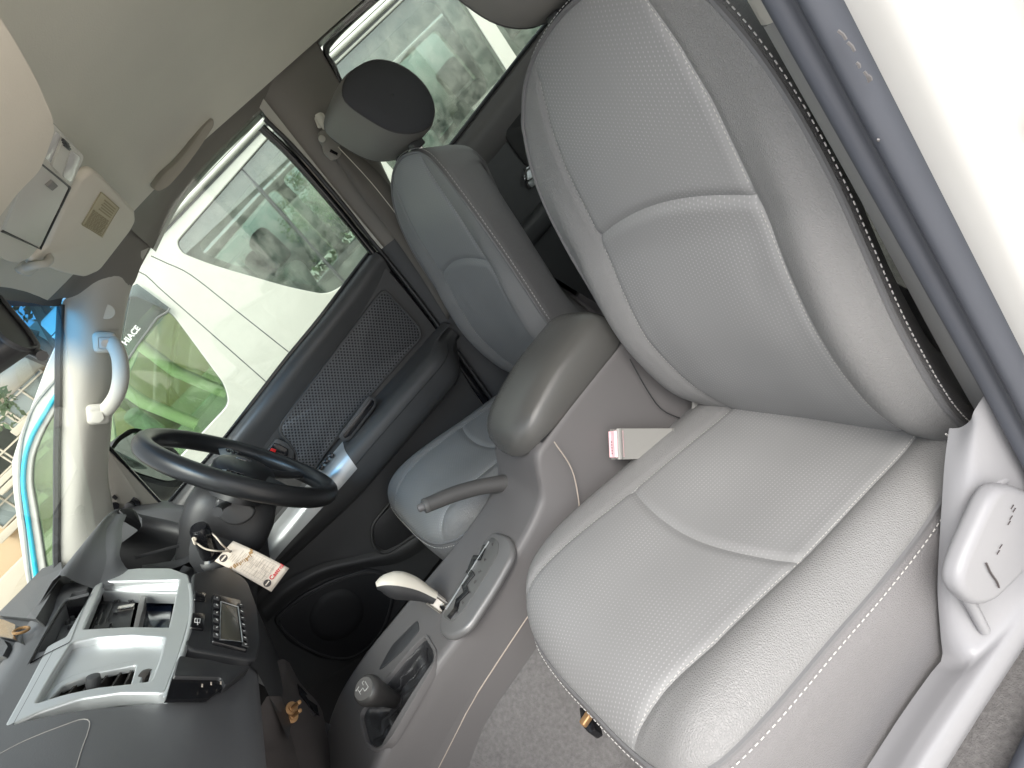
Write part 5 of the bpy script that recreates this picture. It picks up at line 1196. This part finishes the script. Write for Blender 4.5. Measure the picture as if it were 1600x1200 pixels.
text('printed_name', 'Castrol', TC(.90, .66, .0012), -vx, np.cross(tn, -vx), .0115, M['red'], tg, .0002, .0002)
pb = TC(.87, .82, .0010); lathe('printed_emblem', [(0, 0), (.0072, 0), (.0070, .0003), (0, .0003)], pb, tn, M['ink'], tg, 18)
rbox('emblem_bar', pb + tn * .0005, (.010, .0022, .0003), M['card'], tg, 0, axes=frame(vx, ux))
lathe('eyelet', [(0, 0), (.0028, 0), (.0026, .0004), (0, .0004)], TC(.085, .42, .0006), tn, M['ink'], tg, 12)
s1 = TC(.085, .42, .002); kn = i0 + d * .42; e1 = np.cross(d, V(0, 0, 1)); e1 /= np.linalg.norm(e1); e2 = np.cross(d, e1); e2 /= np.linalg.norm(e2)
lp_ = [X_(353, 860, .243), X_(345, 846, .240), X_(335, 836, .245)]
tube('string', crv([s1, X_(348, 852, .238), X_(338, 840, .242), X_(331, 833, .262)], 20), .0016, M['string'], tg, 6)
tube('string', crv([s1, X_(340, 861, .236), X_(322, 858, .236), X_(309, 850, .240), X_(303, 844, .246), X_(306, 838, .25)], 24), .0016, M['string'], tg, 6)
tube('string_knot', crv([X_(303, 846, .240), X_(306, 842, .238), X_(301, 841, .238), X_(305, 850, .238)], 16, True), .0022, M['string'], tg, 6, closed=True)
# ------------------------------------------------------------------ overhead things
gh = thing('grab_handle', 'beige grab handle on the windscreen pillar, bluish at its upper end', 'grab handle')
hp_ = [X_(172, 522, .555), X_(186, 545, .545), X_(191, 575, .538), X_(188, 605, .540), X_(176, 630, .548), X_(157, 640, .560)]
hp_ = [X_(160, 530, .565), X_(176, 537, .548), X_(186, 556, .540), X_(189, 585, .537), X_(184, 613, .540), X_(170, 636, .550), X_(152, 650, .565)]
ovalsweep('bar', crv(hp_, 36), [.012, .012, .012, .013, .013, .012, .012, .012], [.017, .016, .0155, .016, .016, .0155, .016, .017], (1, 0, 0), M['trimbeige'], gh, 18)
for (a, b, w_) in [(164, 535, 1), (154, 647, 1)]:
    c = X_(a, b, .556); rbox('end_cap', c, (.022, .046, .044), M['trimbeige'], gh, .0108, axes=frame((1, 0, .2), (0, .72, -.69)))
bolt_ = X_(165, 536, .5435)
rbox('bolt_recess', bolt_, (.004, .026, .026), M['lens'], gh, .004, axes=frame((1, 0, .2), (0, .72, -.69)))
lathe('bolt', [(0, 0), (.008, 0), (.008, .004), (.004, .0045), (0, .0045)], bolt_ + V(-.001, 0, 0), (-1, 0, -.2), M['steel'], gh, 12)
o = fillet([X_(a, b, .5425) for a, b in [(141, 643), (160, 643), (163, 654), (156, 661), (142, 660)]], .003)
slab('screw_cover', o, V(.003, 0, 0), M['trimbeige'], gh, .001)
lathe('pillar_plug', [(0, 0), (.016, 0), (.016, .0006), (0, .0008)], X_(166, 487, .563), (-1, -.2, -.2), M['headliner'], gh, 24)
# roof assist handle, folded flat
ah = thing('roof_assist_handle', 'folded brown-grey assist handle on the headliner above the driver window', 'grab handle')
hh = [X_(a, b, .425) for a, b in [(334, 184), (335, 196), (312, 232), (285, 268), (262, 293), (246, 300), (240, 294), (252, 275), (275, 256), (300, 226), (320, 196)]]
slab('handle_bar', fillet(hh, .02, 5), V(.018, 0, .012), mat('assist_handle_plastic', (.30, .28, .24), .5), ah, .006, 4)
# passenger sun visor (foreground), folded up against the roof
def RZ(px, py, z): return Z_(px, py, z)
def visor(name, lab, pix, z, thick=.016, r=.02):
    t_ = thing(name, lab, 'sun visor', group='sun visors')
    o = fillet([RZ(a, b, z) for a, b in pix], r, 6)
    return t_, slab('visor_panel', o, V(0, 0, thick), M['visor'], t_, .006, 4)
v1, _ = visor('sun_visor', 'beige passenger sun visor blurred in the upper left corner, in front of the map lamps', [(-60, -70), (-5, 18), (25, 65), (58, 125), (82, 180), (86, 205), (72, 245), (62, 268), (30, 300), (-5, 345), (-80, 330)], 1.118, .014, .008)
v2, vis2 = visor('sun_visor', "beige driver's sun visor with printed warning label, folded flat", [(148, 268), (160, 276), (212, 330), (213, 345), (205, 360), (160, 418), (152, 425), (132, 434), (100, 428), (72, 418), (50, 420), (48, 405), (72, 390), (95, 340), (118, 300), (128, 280)], 1.150, .014, .012)
# warning label
lb = [RZ(a, b, 1.1488) for a, b in [(158, 300), (186, 325), (160, 372), (128, 351)]]
lab_ = slab('warning_label', lb, V(0, 0, .001), mat('label_paper', (.50, .44, .29), .7), vis2, 0)
lu_ = lb[1] - lb[0]; lv_ = lb[3] - lb[0]
def LB(u, v): return lb[0] + lu_ * u + lv_ * v + V(0, 0, -.0004)
it = []
rl = random.Random(11)
for k in range(11):
    v = .50 + .045 * k
    if v > .97: break
    u = .08
    while u < .9:
        w_ = rl.uniform(.05, .16); a, b = LB(u, v), LB(min(.94, u + w_), v); dq = b - a; it.append(((a + b) / 2, frame(dq, (-dq[1], dq[0], 0)), (np.linalg.norm(dq), .0022, .0002))); u += w_ + .03
for k in range(5):
    v = .10 + .07 * k
    a, b = LB(.25 + .05 * (k % 2), v), LB(.88, v); dq = b - a; it.append(((a + b) / 2, frame(dq, (-dq[1], dq[0], 0)), (np.linalg.norm(dq), .0020, .0002)))
for (a, b) in [((0, 0), (1, 0)), ((1, 0), (1, 1)), ((1, 1), (0, 1)), ((0, 1), (0, 0))]:
    a, b = LB(*a), LB(*b); dq = b - a; it.append(((a + b) / 2, frame(dq, (-dq[1], dq[0], 0)), (np.linalg.norm(dq), .0016, .0002)))
o_ = join_strokes('label_print', it, mat('label_ink', (.34, .29, .18), .8), vis2, True)
clip = thing('visor_clip', 'pale visor hook beside the mirror foot at the screen edge', 'visor clip')
tube('hook', crv([RZ(40, 418, 1.152), RZ(55, 414, 1.145), RZ(70, 412, 1.140), RZ(77, 406, 1.143), RZ(74, 400, 1.15)], 20), .006, M['ohplastic'], clip, 8)
rbox('hook_base', RZ(42, 420, 1.160), (.05, .02, .012), M['ohplastic'], clip, .004)
# overhead console with two lamps and sunglasses lid
oh = thing('overhead_console', 'grey overhead console with twin map lamps and a closed storage lid', 'overhead console')
zo = 1.128
op = [(86, 194), (98, 208), (131, 243), (131, 250), (112, 290), (85, 340), (62, 385), (45, 405), (22, 412), (-30, 390), (-60, 330), (40, 250), (80, 200)]
ob = fillet([RZ(a, b, zo) for a, b in op], .012, 5)
cN = np.mean(ob, 0)
slab('console_shell', ob, V(0, 0, .06), M['ohplastic'], oh, .010, 4)
sl2 = slab('storage_lid', fillet([RZ(a, b, zo - .003) for a, b in [(61, 255), (107, 293), (63, 386), (6, 360), (35, 292)]], .004, 3), V(0, 0, .006), mat('lid_plastic', (.46, .455, .42), .42, grain=('noise', 500), bump=.05), oh, .0015)
tube('lid_gap', [RZ(a, b, zo - .0005) for a, b in [(59, 253), (109, 293), (63, 389), (3, 361)]], .0016, M['black'], oh, 5)
rbox('lid_latch', RZ(80, 289, zo - .004), (.022, .008, .004), M['headside'], oh, .001, axes=frame(RZ(85, 293, zo) - RZ(76, 285, zo), (0, 1, 0)))
for px_, nm in (([(89, 205), (97, 213), (80, 256), (68, 246)], 'map_lamp'), ([(112, 236), (127, 246), (111, 287), (98, 276)], 'map_lamp')):
    lm = slab(nm, fillet([RZ(a, b, zo - .001) for a, b in px_], .006, 4), V(0, 0, .012), M['lens'], oh, .002)
lw = slab('lamp_switch', fillet([RZ(a, b, zo - .003) for a, b in [(100, 216), (111, 230), (96, 274), (82, 260)]], .003, 3), V(0, 0, .008), M['ohplastic'], oh, .002)
for k in range(3): rbox('switch_rib', RZ(102 + 1.5 * k, 222 + 4 * k, zo - .004), (.018, .003, .002), M['black'], lw, .0005, axes=frame(RZ(108, 228, zo) - RZ(98, 219, zo), (0, 1, 0)))
# rear-view mirror
rm = thing('rear_view_mirror', 'black rear view mirror hanging at the tinted top of the windscreen', 'mirror')
def RM(a, b, y=.47): return Y_(a, b, y)
q = [RM(-12, 463, .36), RM(-4, 464, .36), RM(18, 492, .36), RM(42, 520, .36), RM(54, 540, .36), RM(56, 547, .36), RM(48, 549, .36), RM(30, 548, .36), RM(8, 538, .36), RM(-15, 515, .36), RM(-40, 480, .36)]
o = slab('mirror_shell', fillet(q, .02, 5), V(0, .035, .005), M['black'], rm, .013, 4)
tube('mirror_rim', [p + V(0, -.002, 0) for p in fillet(q, .02, 5)], .0025, M['charcoal'], rm, 6, closed=True)
tube('dip_lever', [RM(46, 546, .365), RM(66, 556, .355)], .0045, M['black'], rm, 8)
tube('mirror_stem', [RM(-10, 490, .40), V(.08, .47, 1.14)], .010, M['black'], rm, 8)
# ------------------------------------------------------------------ seat belt on the driver-side pillar
sb = thing('seat_belt', "grey seat belt hanging from the slider on the driver-side pillar", 'seat belt')
def BP(a, b, off=.0): return X_(a, b, .575 + off)
tube('slider_track', [BP(497, 178), BP(515, 210)], .009, M['headliner'], sb, 8)
slab('belt_cover', fillet([BP(a, b) for a, b in [(491, 182), (504, 174), (512, 186), (512, 194), (498, 200)]], .006), V(.012, 0, 0), M['headliner'], sb, .003)
hgr = slab('slider_hanger', fillet([BP(a, b, -.008) for a, b in [(497, 206), (508, 200), (530, 222), (535, 240), (528, 249), (518, 250), (507, 240), (503, 225), (498, 218)]], .008), V(.012, 0, 0), mat('slider_plastic', (.26, .25, .225), .4), sb, .004)
slab('hanger_slot', [BP(a, b, -.0095) for a, b in [(517, 233), (528, 239), (527, 243), (515, 237)]], V(.002, 0, 0), M['gloss'], hgr, 0)
lathe('slider_button', [(0, 0), (.009, 0), (.008, .003), (0, .004)], BP(503, 217, -.009), (-1, 0, 0), M['ohplastic'], hgr, 16)
M['web'] = mat('belt_webbing', (.135, .125, .11), .7, grain=('noise', 700), bump=.2)
wA_ = [BP(518, 240, -.006), BP(560, 300, .0), BP(600, 350, .015), X_(650, 420, .62), X_(700, 500, .64)]
wB_ = [BP(536, 222, -.006), BP(590, 268, .0), BP(630, 318, .015), X_(672, 372, .62), X_(722, 452, .64)]
loft('webbing', [wA_, wB_], M['web'], sb, 24, 4, thick=.0014)
tube('webbing_edge', crv([(a * .45 + b * .55) + V(-.004, 0, 0) for a, b in zip(wA_, wB_)], 20), .0012, M['headliner'], sb, 5)
# coat hook like clip low on the pillar
lathe('belt_anchor', [(0, 0), (.012, 0), (.012, .008), (.004, .009), (0, .009)], X_(654, 383, .64), (-1, 0, 0), M['charcoal'], sb, 16)
# ------------------------------------------------------------------ side shield of the passenger seat (part of the seat)
si = [(1500, 668), (1493, 720), (1488, 790), (1483, 870), (1481, 930), (1486, 1000), (1488, 1034), (1470, 1058), (1425, 1122), (1375, 1200), (1340, 1255)]
so = [(1546, 612), (1575, 660), (1600, 700), (1640, 800), (1640, 900), (1602, 956), (1565, 1010), (1530, 1062), (1490, 1122), (1440, 1200), (1405, 1255)]
A_ = [X_(a, b, -.628) for a, b in si]; B_ = [X_(a, b, -.663) for a, b in so]
A2 = [p + V(.012, 0, -.004) for p in A_]; mid = [(p * .5 + q * .5) + V(-.004, .004, .006) for p, q in zip(A_, B_)]
B2 = [p + V(-.004, -.008, -.022) for p in B_]; B3 = [p + V(.004, -.02, -.05) for p in B_]
loft('side_shield', [A2, A_, [(p * .82 + q * .18) + V(-.008, .002, .006) for p, q in zip(A_, B_)], mid, B_, B2, B3], M['seattrim'], pseat, 50, 26)
lv = [X_(a, b, -.672) for a, b in [(1505, 925), (1503, 900), (1515, 862), (1540, 805), (1555, 775), (1572, 760), (1600, 764), (1640, 790), (1640, 850), (1600, 900), (1562, 938), (1540, 948), (1522, 945)]]
lev = slab('recliner_lever', crv(lv, 60, True), V(.022, 0, 0), M['seattrim'], pseat, .009, 5)
tube('lever_scratch', crv([X_(a, b, -.6735) for a, b in [(1541, 880), (1548, 895), (1557, 908), (1561, 918)]], 12), .0010, M['ink'], lev, 5)
for (a, b) in [(1580, 795), (1583, 800), (1575, 820), (1562, 857), (1558, 866), (1578, 812)]:
    tube('lever_scuff', [X_(a, b, -.6735), X_(a + 4, b - 6, -.6725)], .0005, M['ink'], lev, 5)
tube('lever_recess', crv([X_(a, b, -.650) for a, b in [(1538, 985), (1520, 950), (1508, 925), (1512, 870), (1535, 805), (1560, 755), (1600, 735)]], 40), .006, M['seattrim'], pseat, 8)
# thread tuft at the seat joint and rusty bracket at the front of the cushion
tube('thread_tuft', crv([X_(1478, 678, -.610), X_(1487, 684, -.612), X_(1494, 680, -.614), X_(1496, 690, -.614), X_(1502, 668, -.615)], 16), .0011, M['thread'], pseat, 5)
br = slab('front_bracket', fillet([Z_(a, b, .17) for a, b in [(905, 1104), (922, 1112), (930, 1140), (920, 1146), (908, 1132)]], .004), V(0, 0, -.02), M['gloss'], pseat, .002)
rbox('rusty_bolt', Z_(916, 1124, .185), (.012, .02, .01), M['brass'], pseat, .003)
# ------------------------------------------------------------------ grey pouch and black strap on the dash top
pc2 = thing('document_pouch', 'flat grey leatherette pouch lying on the dashboard by the windscreen', 'pouch')
dn = V(0, .05, 1)
def DT(a, b, z=.815): return Z_(a, b, z - .001)
po_ = [DT(95, 878), DT(97, 888), DT(92, 905), DT(72, 940), DT(55, 967), DT(0, 962), DT(-5, 960), DT(30, 925), DT(66, 888)]
slab('pouch_body', fillet(po_, .006, 3), V(0, .004, -.022), mat('pouch_leatherette', (.065, .066, .068), .5, grain=('leather', 300), bump=.15), pc2, .004, 3)
bk2 = thing('buckle_strap', 'black strap with buckle and brass ring lying on the dashboard', 'strap')
slab('buckle', fillet([DT(a, b, .822) for a, b in [(-10, 965), (5, 968), (24, 976), (20, 998), (-10, 992)]], .004), V(0, 0, -.02), M['gloss'], bk2, .003)
slab('strap', fillet([DT(a, b, .806) for a, b in [(-20, 960), (30, 968), (50, 972), (42, 985), (10, 1030), (-20, 1060)]], .006), V(0, 0, -.012), M['black'], bk2, .003)
tube('brass_ring', [DT(33, 985, .818) + V(.009 * math.cos(t), .006 * math.sin(t), .006 * math.sin(t)) for t in np.linspace(0, 6.28, 17)[:-1]], .0022, M['brass'], bk2, 6, closed=True)
slab('strap_loop', fillet([DT(a, b, .816) for a, b in [(-10, 1000), (6, 1000), (12, 1010), (4, 1025), (-10, 1030)]], .006), V(0, 0, -.012), M['charcoal'], bk2, .003)
# ------------------------------------------------------------------ outside: yard, van, house, trees
GZ = -.55
yard = mat('pale_paving', (.58, .55, .50), .85, grain=('noise', 60), bump=.3, var=.10, varscale=1.5, dirt=.35, dirtcol=(.36, .33, .29), dirtscale=2)
struct(raw('ground', [(-60, -60, GZ), (60, -60, GZ), (60, 60, GZ), (-60, 60, GZ)], [(0, 1, 2, 3)], yard))
van = thing('white_van', 'white passenger van parked close beside the driver side, green tinted windows', 'van')
VX = 1.5
def VY(a, b): q = X_(a, b, VX); return (-q[1], q[2])
def vo_(pts, r=.02, n=4): return [(p[0], p[1]) for p in fillet([V(-y, z, 0) for y, z in pts], r, n)]
w1 = [(.350, 1.212), (.312, 1.08), (.395, .775), (.44, .715), (1.22, .70), (1.255, .765), (1.125, .905), (1.035, 1.005), (.97, 1.055), (.89, 1.090), (.78, 1.120), (.70, 1.145), (.60, 1.19)]
w2 = [(.118, 1.236), (.136, 1.195), (.098, 1.10), (-.03, .859), (-.11, .735), (-.20, .712), (-.60, .74), (-.62, 1.305)]
w3 = [(-.68, 1.310), (-.67, .745), (-1.38, .80), (-1.44, 1.325)]
w4 = [(-1.50, 1.325), (-1.45, .80), (-2.2, .85), (-2.2, 1.33)]
side = [(1.37, .70), (1.295, .795), (1.175, .925), (1.08, 1.022), (1.01, 1.085), (.93, 1.125), (.80, 1.18), (.70, 1.225), (.60, 1.262), (.20, 1.284), (-.5, 1.325), (-1.5, 1.355), (-2.6, 1.36), (-2.7, 1.2), (-2.7, -.28), (-2.3, -.30), (-1.9, -.05), (-1.5, -.30), (.55, -.30), (.85, -.02), (1.2, -.05), (1.45, -.28), (1.62, -.22), (1.60, .40)]
body = plate('body_side', (VX, 0, 0), (0, -1, 0), (0, 0, 1), [(-y, z) for y, z in side], [vo_(w1, .03), vo_(w2, .05), vo_(w3, .05), vo_(w4, .05)], .03, M['whitevan'], van, .004, 2)
body2 = plate('body_side', (VX + 1.62, 0, 0), (0, -1, 0), (0, 0, 1), [(-y, z) for y, z in side], [vo_(w1, .03), vo_(w2, .05), vo_(w3, .05), vo_(w4, .05)], .03, M['whitevan'], van, .004, 2)
def pane(nm, w_, x, m, off=.012, par=van):
    return slab(nm, [V(x + off, -a, b) for a, b in vo_(w_, .04)], V(.003, 0, 0), m, par, 0)
pane('door_window', w1, VX, M['vandoorglass']); g2 = pane('sliding_window', w2, VX, M['vanglass']); pane('side_window', w3, VX, M['vanglass']); pane('side_window', w4, VX, M['vanglass'])
M['clearvan'] = glass('van_far_glass', (.85, .93, .88))
for w_ in (w1, w2, w3, w4): pane('far_window', w_, VX + 1.60, M['clearvan'])
M['vangasket'] = mat('van_gasket', (.10, .105, .11), .5)
for w_ in (w1, w2, w3, w4): tube('window_gasket', [V(VX + .008, -a, b) for a, b in vo_(w_, .04)], .006, M['vangasket'], van, 6, closed=True)
# roof, gutter, floor, ends, inner lining
top = lambda y: interp(-y, [-1.4, -.60, .5, 2.6], [1.15, 1.262, 1.325, 1.36])
ysv = np.linspace(.62, -2.7, 24)
loft('roof_panel', [[V(VX - .004, y, top(y) + .022) for y in ysv], [V(VX + .02, y, top(y) + .055) for y in ysv], [V(VX + .16, y, top(y) + .10) for y in ysv], [V(VX + .8, y, top(y) + .14) for y in ysv], [V(VX + 1.44, y, top(y) + .10) for y in ysv], [V(VX + 1.6, y, top(y) + .02) for y in ysv]], M['whitevan'], van, 24, 24)
tube('roof_gutter', [V(VX - .012, y, top(y) + .008) for y in ysv], .010, M['whitevan'], van, 8)
tube('gutter_gap', [V(VX - .0035, y, top(y) - .008) for y in ysv], .0045, M['vangasket'], van, 6)
grid('inner_lining', [[(VX + .05, y, top(y) + .01), (VX + .3, y, top(y) + .07), (VX + .8, y, top(y) + .10), (VX + 1.3, y, top(y) + .07), (VX + 1.55, y, top(y) + .01)] for y in np.linspace(.6, -2.6, 10)], mat('van_lining', (.55, .55, .52), .8), van)
rbox('floor_pan', (VX + .81, -.6, -.05), (1.56, 3.9, .06), M['charcoal'], van, .01)
rbox('tailgate', (VX + .81, -2.68, .55), (1.58, .05, 1.6), M['whitevan'], van, .01)
# windscreen and nose (raked), with cyan tape along the screen edge
wl_ = [(.60, 1.262), (.80, 1.18), (.93, 1.125), (1.01, 1.085), (1.08, 1.022), (1.175, .925), (1.295, .795), (1.37, .70)]
nose = lambda x: .06 * (1 - ((x - VX - .81) / .81) ** 2)
loft('windscreen_frame', [[V(VX, y, z) for y, z in wl_], [V(VX + .04, y + .010, z + .005) for y, z in wl_], [V(VX + .09, y + .016, z + .008) for y, z in wl_]], M['whitevan'], van, 24, 8)
loft('windscreen', [[V(x, y + nose(x) + .012, z + .006) for y, z in wl_] for x in np.linspace(VX + .085, VX + 1.54, 12)], M['clearvan'], van, 24, 14)
cy = [X_(a, b, VX - .006) for a, b in [(101, 600), (95, 608), (80, 630), (62, 660), (50, 682), (41, 708), (37, 735), (37, 762), (41, 792), (46, 826), (52, 868), (57, 902), (62, 940)]]
tube('cyan_trim', cy, .0075, M['cyan'], van, 8, smooth_pts=40)
gr = [X_(a, b, VX - .004) for a, b in [(101, 578), (88, 592), (55, 632), (42, 662), (34, 692), (30, 740), (33, 790), (38, 822), (44, 880), (50, 925)]]
tube('door_joint', gr, .005, mat('joint_grey', (.30, .31, .30), .6), van, 6, smooth_pts=40)
rbox('front_panel', (VX + .81, 1.60, .25), (1.6, .10, .95), M['whitevan'], van, .05)
# door joints
for pts_ in ([(236, 400), (262, 412), (300, 431), (375, 490), (452, 551), (520, 605)], [(216, 424), (232, 433), (250, 451), (330, 521), (415, 596), (470, 645)]):
    tube('door_joint', crv([X_(a, b, VX - .001) for a, b in pts_], 30), .0042, M['vangasket'], van, 6)
# inner frame seen through the sliding window: inner trim round the glass
def ins_(w_, k): c = np.mean(np.array(w_), axis=0); return [tuple(c + (np.array(p) - c) * k) for p in w_]
M['vantrim'] = mat('van_inner_trim', (.24, .235, .225), .7)
for w_ in (w2, w3, w4):
    a_, b_ = vo_(ins_(w_, 1.15), .05), vo_(ins_(w_, .80), .06)
    ringslab('inner_window_trim', [V(VX + .06, -p[0], p[1]) for p in a_], [V(VX + .06, -p[0], p[1]) for p in b_], V(.02, 0, 0), M['vantrim'], van, 0)
tube('window_bar', [V(VX + .02, -.245, 1.27), V(VX + .02, -.20, .72)], .009, M['vangasket'], van, 8)
# interior: seats, pale straps and pillars
M['vanseat'] = mat('van_seat_cloth', (.30, .33, .31), .85)
for (x, y) in [(VX + .42, .05), (VX + 1.2, .05), (VX + .42, -.8), (VX + 1.15, -.8), (VX + .42, -1.6), (VX + 1.15, -1.6)]:
    rbox('seat_backrest', (x, y - .12, .62), (.48, .10, .62), M['vanseat'], van, .04, axes=frame((1, 0, 0), (0, 1, .22)))
    rbox('seat_cushion', (x, y + .15, .30), (.48, .46, .12), M['vanseat'], van, .04)
    rbox('seat_headrest', (x, y - .20, 1.02), (.24, .09, .17), M['vanseat'], van, .03)
M['limecream'] = mat('cream_pillar', (.72, .74, .55), .6)
for y in (.62, .86): tube('belt_pillar', [V(VX + 1.45, y - .1, .66), V(VX + 1.47, y - .02, .95), V(VX + 1.45, y - .02, 1.22)], .035, M['limecream'], van, 10)
sw = thing('van_mirror_far', 'white far-side mirror of the van seen through its green door glass', 'wing mirror')
rbox('mirror_body', (VX + 1.78, .98, .86), (.16, .10, .24), M['whitevan'], sw, .04)
# rain visor with lettering over the front door window
vpx_ = [(206, 447), (214, 443), (265, 481), (262, 487), (246, 496), (214, 540), (186, 585), (176, 600), (178, 560), (190, 500)]
rv = slab('rain_visor', [X_(a, b, VX - .022) for a, b in vpx_], V(.003, 0, 0), M['smoke'], van, 0)
tube('visor_rim', [X_(a, b, VX - .022) for a, b in [(265, 481), (262, 487), (246, 496), (214, 540), (186, 585)]], .004, M['vangasket'], rv, 6)
p0, p1 = X_(197, 540, VX - .026), X_(224, 508, VX - .026)
dl = p1 - p0; text('visor_lettering', 'HIACE', p0, dl, np.cross(V(-1, 0, 0), dl), .0265, M['whiteink'], rv, .0004, .0008, shear=.05)
# wheels
for (x, y) in [(VX + .10, 1.02), (VX + .10, -1.9)]:
    lathe('wheel', [(0, -.09), (.30, -.09), (.32, -.06), (.32, .06), (.30, .09), (0, .09)], (x, y, GZ + .32), (1, 0, 0), M['black'], van, 30)
# house across the yard: wall with cornice mouldings and grilled windows
HX = 9.0
hs_ = thing('beige_house', 'beige house with cornice mouldings and grilled windows, seen through the windscreen', 'house')
M['plaster'] = mat('beige_plaster', (.50, .37, .23), .9, var=.06, varscale=2, dirt=.35, dirtcol=(.42, .32, .21), dirtscale=3)
M['cornice'] = mat('cornice_plaster', (.46, .41, .33), .85, var=.04)
M['hglass'] = mat('house_window_glass', (.20, .24, .24), .15)
rbox('wall', (HX + 2.2, 6.5, 1.05), (4.0, 13, 3.3), M['plaster'], hs_, .02)
def HP(a, b): return X_(a, b, HX)
c1, c2 = HP(-30, 528), HP(75, 592); c3, c4 = HP(-30, 552), HP(70, 606)
for (a, b) in ((c1, c2), (c3, c4)):
    zc_ = (a[2] + b[2]) / 2; tube('cornice', [V(HX + .15, 0, zc_), V(HX + .15, 13, zc_)], .19, M['cornice'], hs_, 12)
def hwin(y, z, w_, h):
    f = rbox('window', (HX + .16, y, z), (.08, w_, h), M['hglass'], hs_, .01)
    for k in np.linspace(-.5, .5, 3): rbox('grille_bar', (HX + .10, y + w_ * k, z), (.03, .022, h), M['cornice'], f, 0)
    for k in np.linspace(-.5, .5, 3): rbox('grille_bar', (HX + .085, y, z + h * k), (.03, w_, .022), M['cornice'], f, 0)
    rbox('sill', (HX + .05, y, z - h / 2 - .08), (.3, w_ + .2, .10), M['cornice'], f, .01)
for (a, b, w_, h) in [(30, 612, .7, .5), (2, 708, .6, .5), (4, 785, .6, .45), (-40, 690, 1.0, 1.0)]:
    q = HP(a, b); hwin(q[1], q[2], w_, h)
for k in range(3): rbox('plinth_course', (HX + .1, 6.5, GZ + .25 + .42 * k), (.3, 13, .36), M['cornice'], hs_, .03)
# trees
leafm = [mat('leaf_green', c, .6, var=.3, varscale=3) for c in ((.05, .10, .03), (.07, .12, .035), (.035, .075, .025))]
bark = mat('bark', (.12, .09, .065), .9, var=.3, varscale=20)
def tree(x, y, h, r, label, seed, lm):
    rg = random.Random(seed); t_ = thing('broadleaf_tree', label, 'tree', group='trees round the yard')
    tube('trunk', crv([V(x, y, GZ), V(x + .1, y, GZ + h * .3), V(x - .05, y + .1, GZ + h * .62)], 10), [.16, .12, .07], bark, t_, 8)
    for k in range(5):
        a = rg.uniform(0, 6.28); tube('limb', crv([V(x, y, GZ + h * (.35 + .06 * k)), V(x + r * .4 * math.cos(a), y + r * .4 * math.sin(a), GZ + h * (.55 + .05 * k)), V(x + r * .75 * math.cos(a), y + r * .75 * math.sin(a), GZ + h * (.68 + .05 * k))], 8), [.07, .045, .015], bark, t_, 6)
    vs_, fs = [], []
    clumps = [(rg.gauss(0, r * .45), rg.gauss(0, r * .45), h * .68 + rg.gauss(0, min(h * .14, r * .5)), rg.uniform(.25, .55) * r * .55) for _ in range(46)]
    for (cx, cy, cz, cr) in clumps:
        for _ in range(130):
            d = V(rg.gauss(0, 1), rg.gauss(0, 1), rg.gauss(0, .8)); d /= np.linalg.norm(d) + 1e-6; p = V(x + cx, y + cy, GZ + cz) + d * cr * rg.uniform(.5, 1)
            a = V(rg.gauss(0, 1), rg.gauss(0, 1), rg.gauss(0, 1)); a /= np.linalg.norm(a); b = np.cross(a, d); b /= np.linalg.norm(b) + 1e-6; s = rg.uniform(.03, .07)
            o = len(vs_); vs_ += [p - a * s, p + b * s * .5, p + a * s, p - b * s * .5]; fs.append((o, o + 1, o + 2, o + 3))
    raw('crown', vs_, fs, lm, t_, False)
tree(8.0, 1.7, 5.5, 1.1, 'leafy tree in front of the beige house, its crown behind the blue screen tint', 1, leafm[0])
tree(23, -6.0, 3.6, 2.0, 'broad green tree far behind the van, low in its sliding window', 2, leafm[1])
tree(26, 1.0, 4.2, 2.2, 'small dark tree far off, seen through the van door glass', 3, leafm[2])
hg = thing('garden_hedge', 'green hedge beyond the van, tinted by its front door glass', 'hedge')
rg = random.Random(8); vs_, fs = [], []
for _ in range(7000):
    p = V(rg.uniform(11.5, 12.3), rg.uniform(-14, 1.0), rg.uniform(GZ, .62 + .15 * math.sin(_ * .7))); a = V(rg.gauss(0, 1), rg.gauss(0, 1), rg.gauss(0, 1)); a /= np.linalg.norm(a); b = np.cross(a, V(.3, .2, 1)); b /= np.linalg.norm(b); s = rg.uniform(.06, .12)
    o = len(vs_); vs_ += [p - a*s, p + b*s*.5, p + a*s, p - b*s*.5]; fs.append((o, o+1, o+2, o+3))
raw('foliage', vs_, fs, leafm[1], hg, False)
for k in range(9): tube('stem', [V(11.9, -13 + k * 1.6, GZ), V(11.9, -12.9 + k * 1.6, .5)], .02, bark, hg, 6)
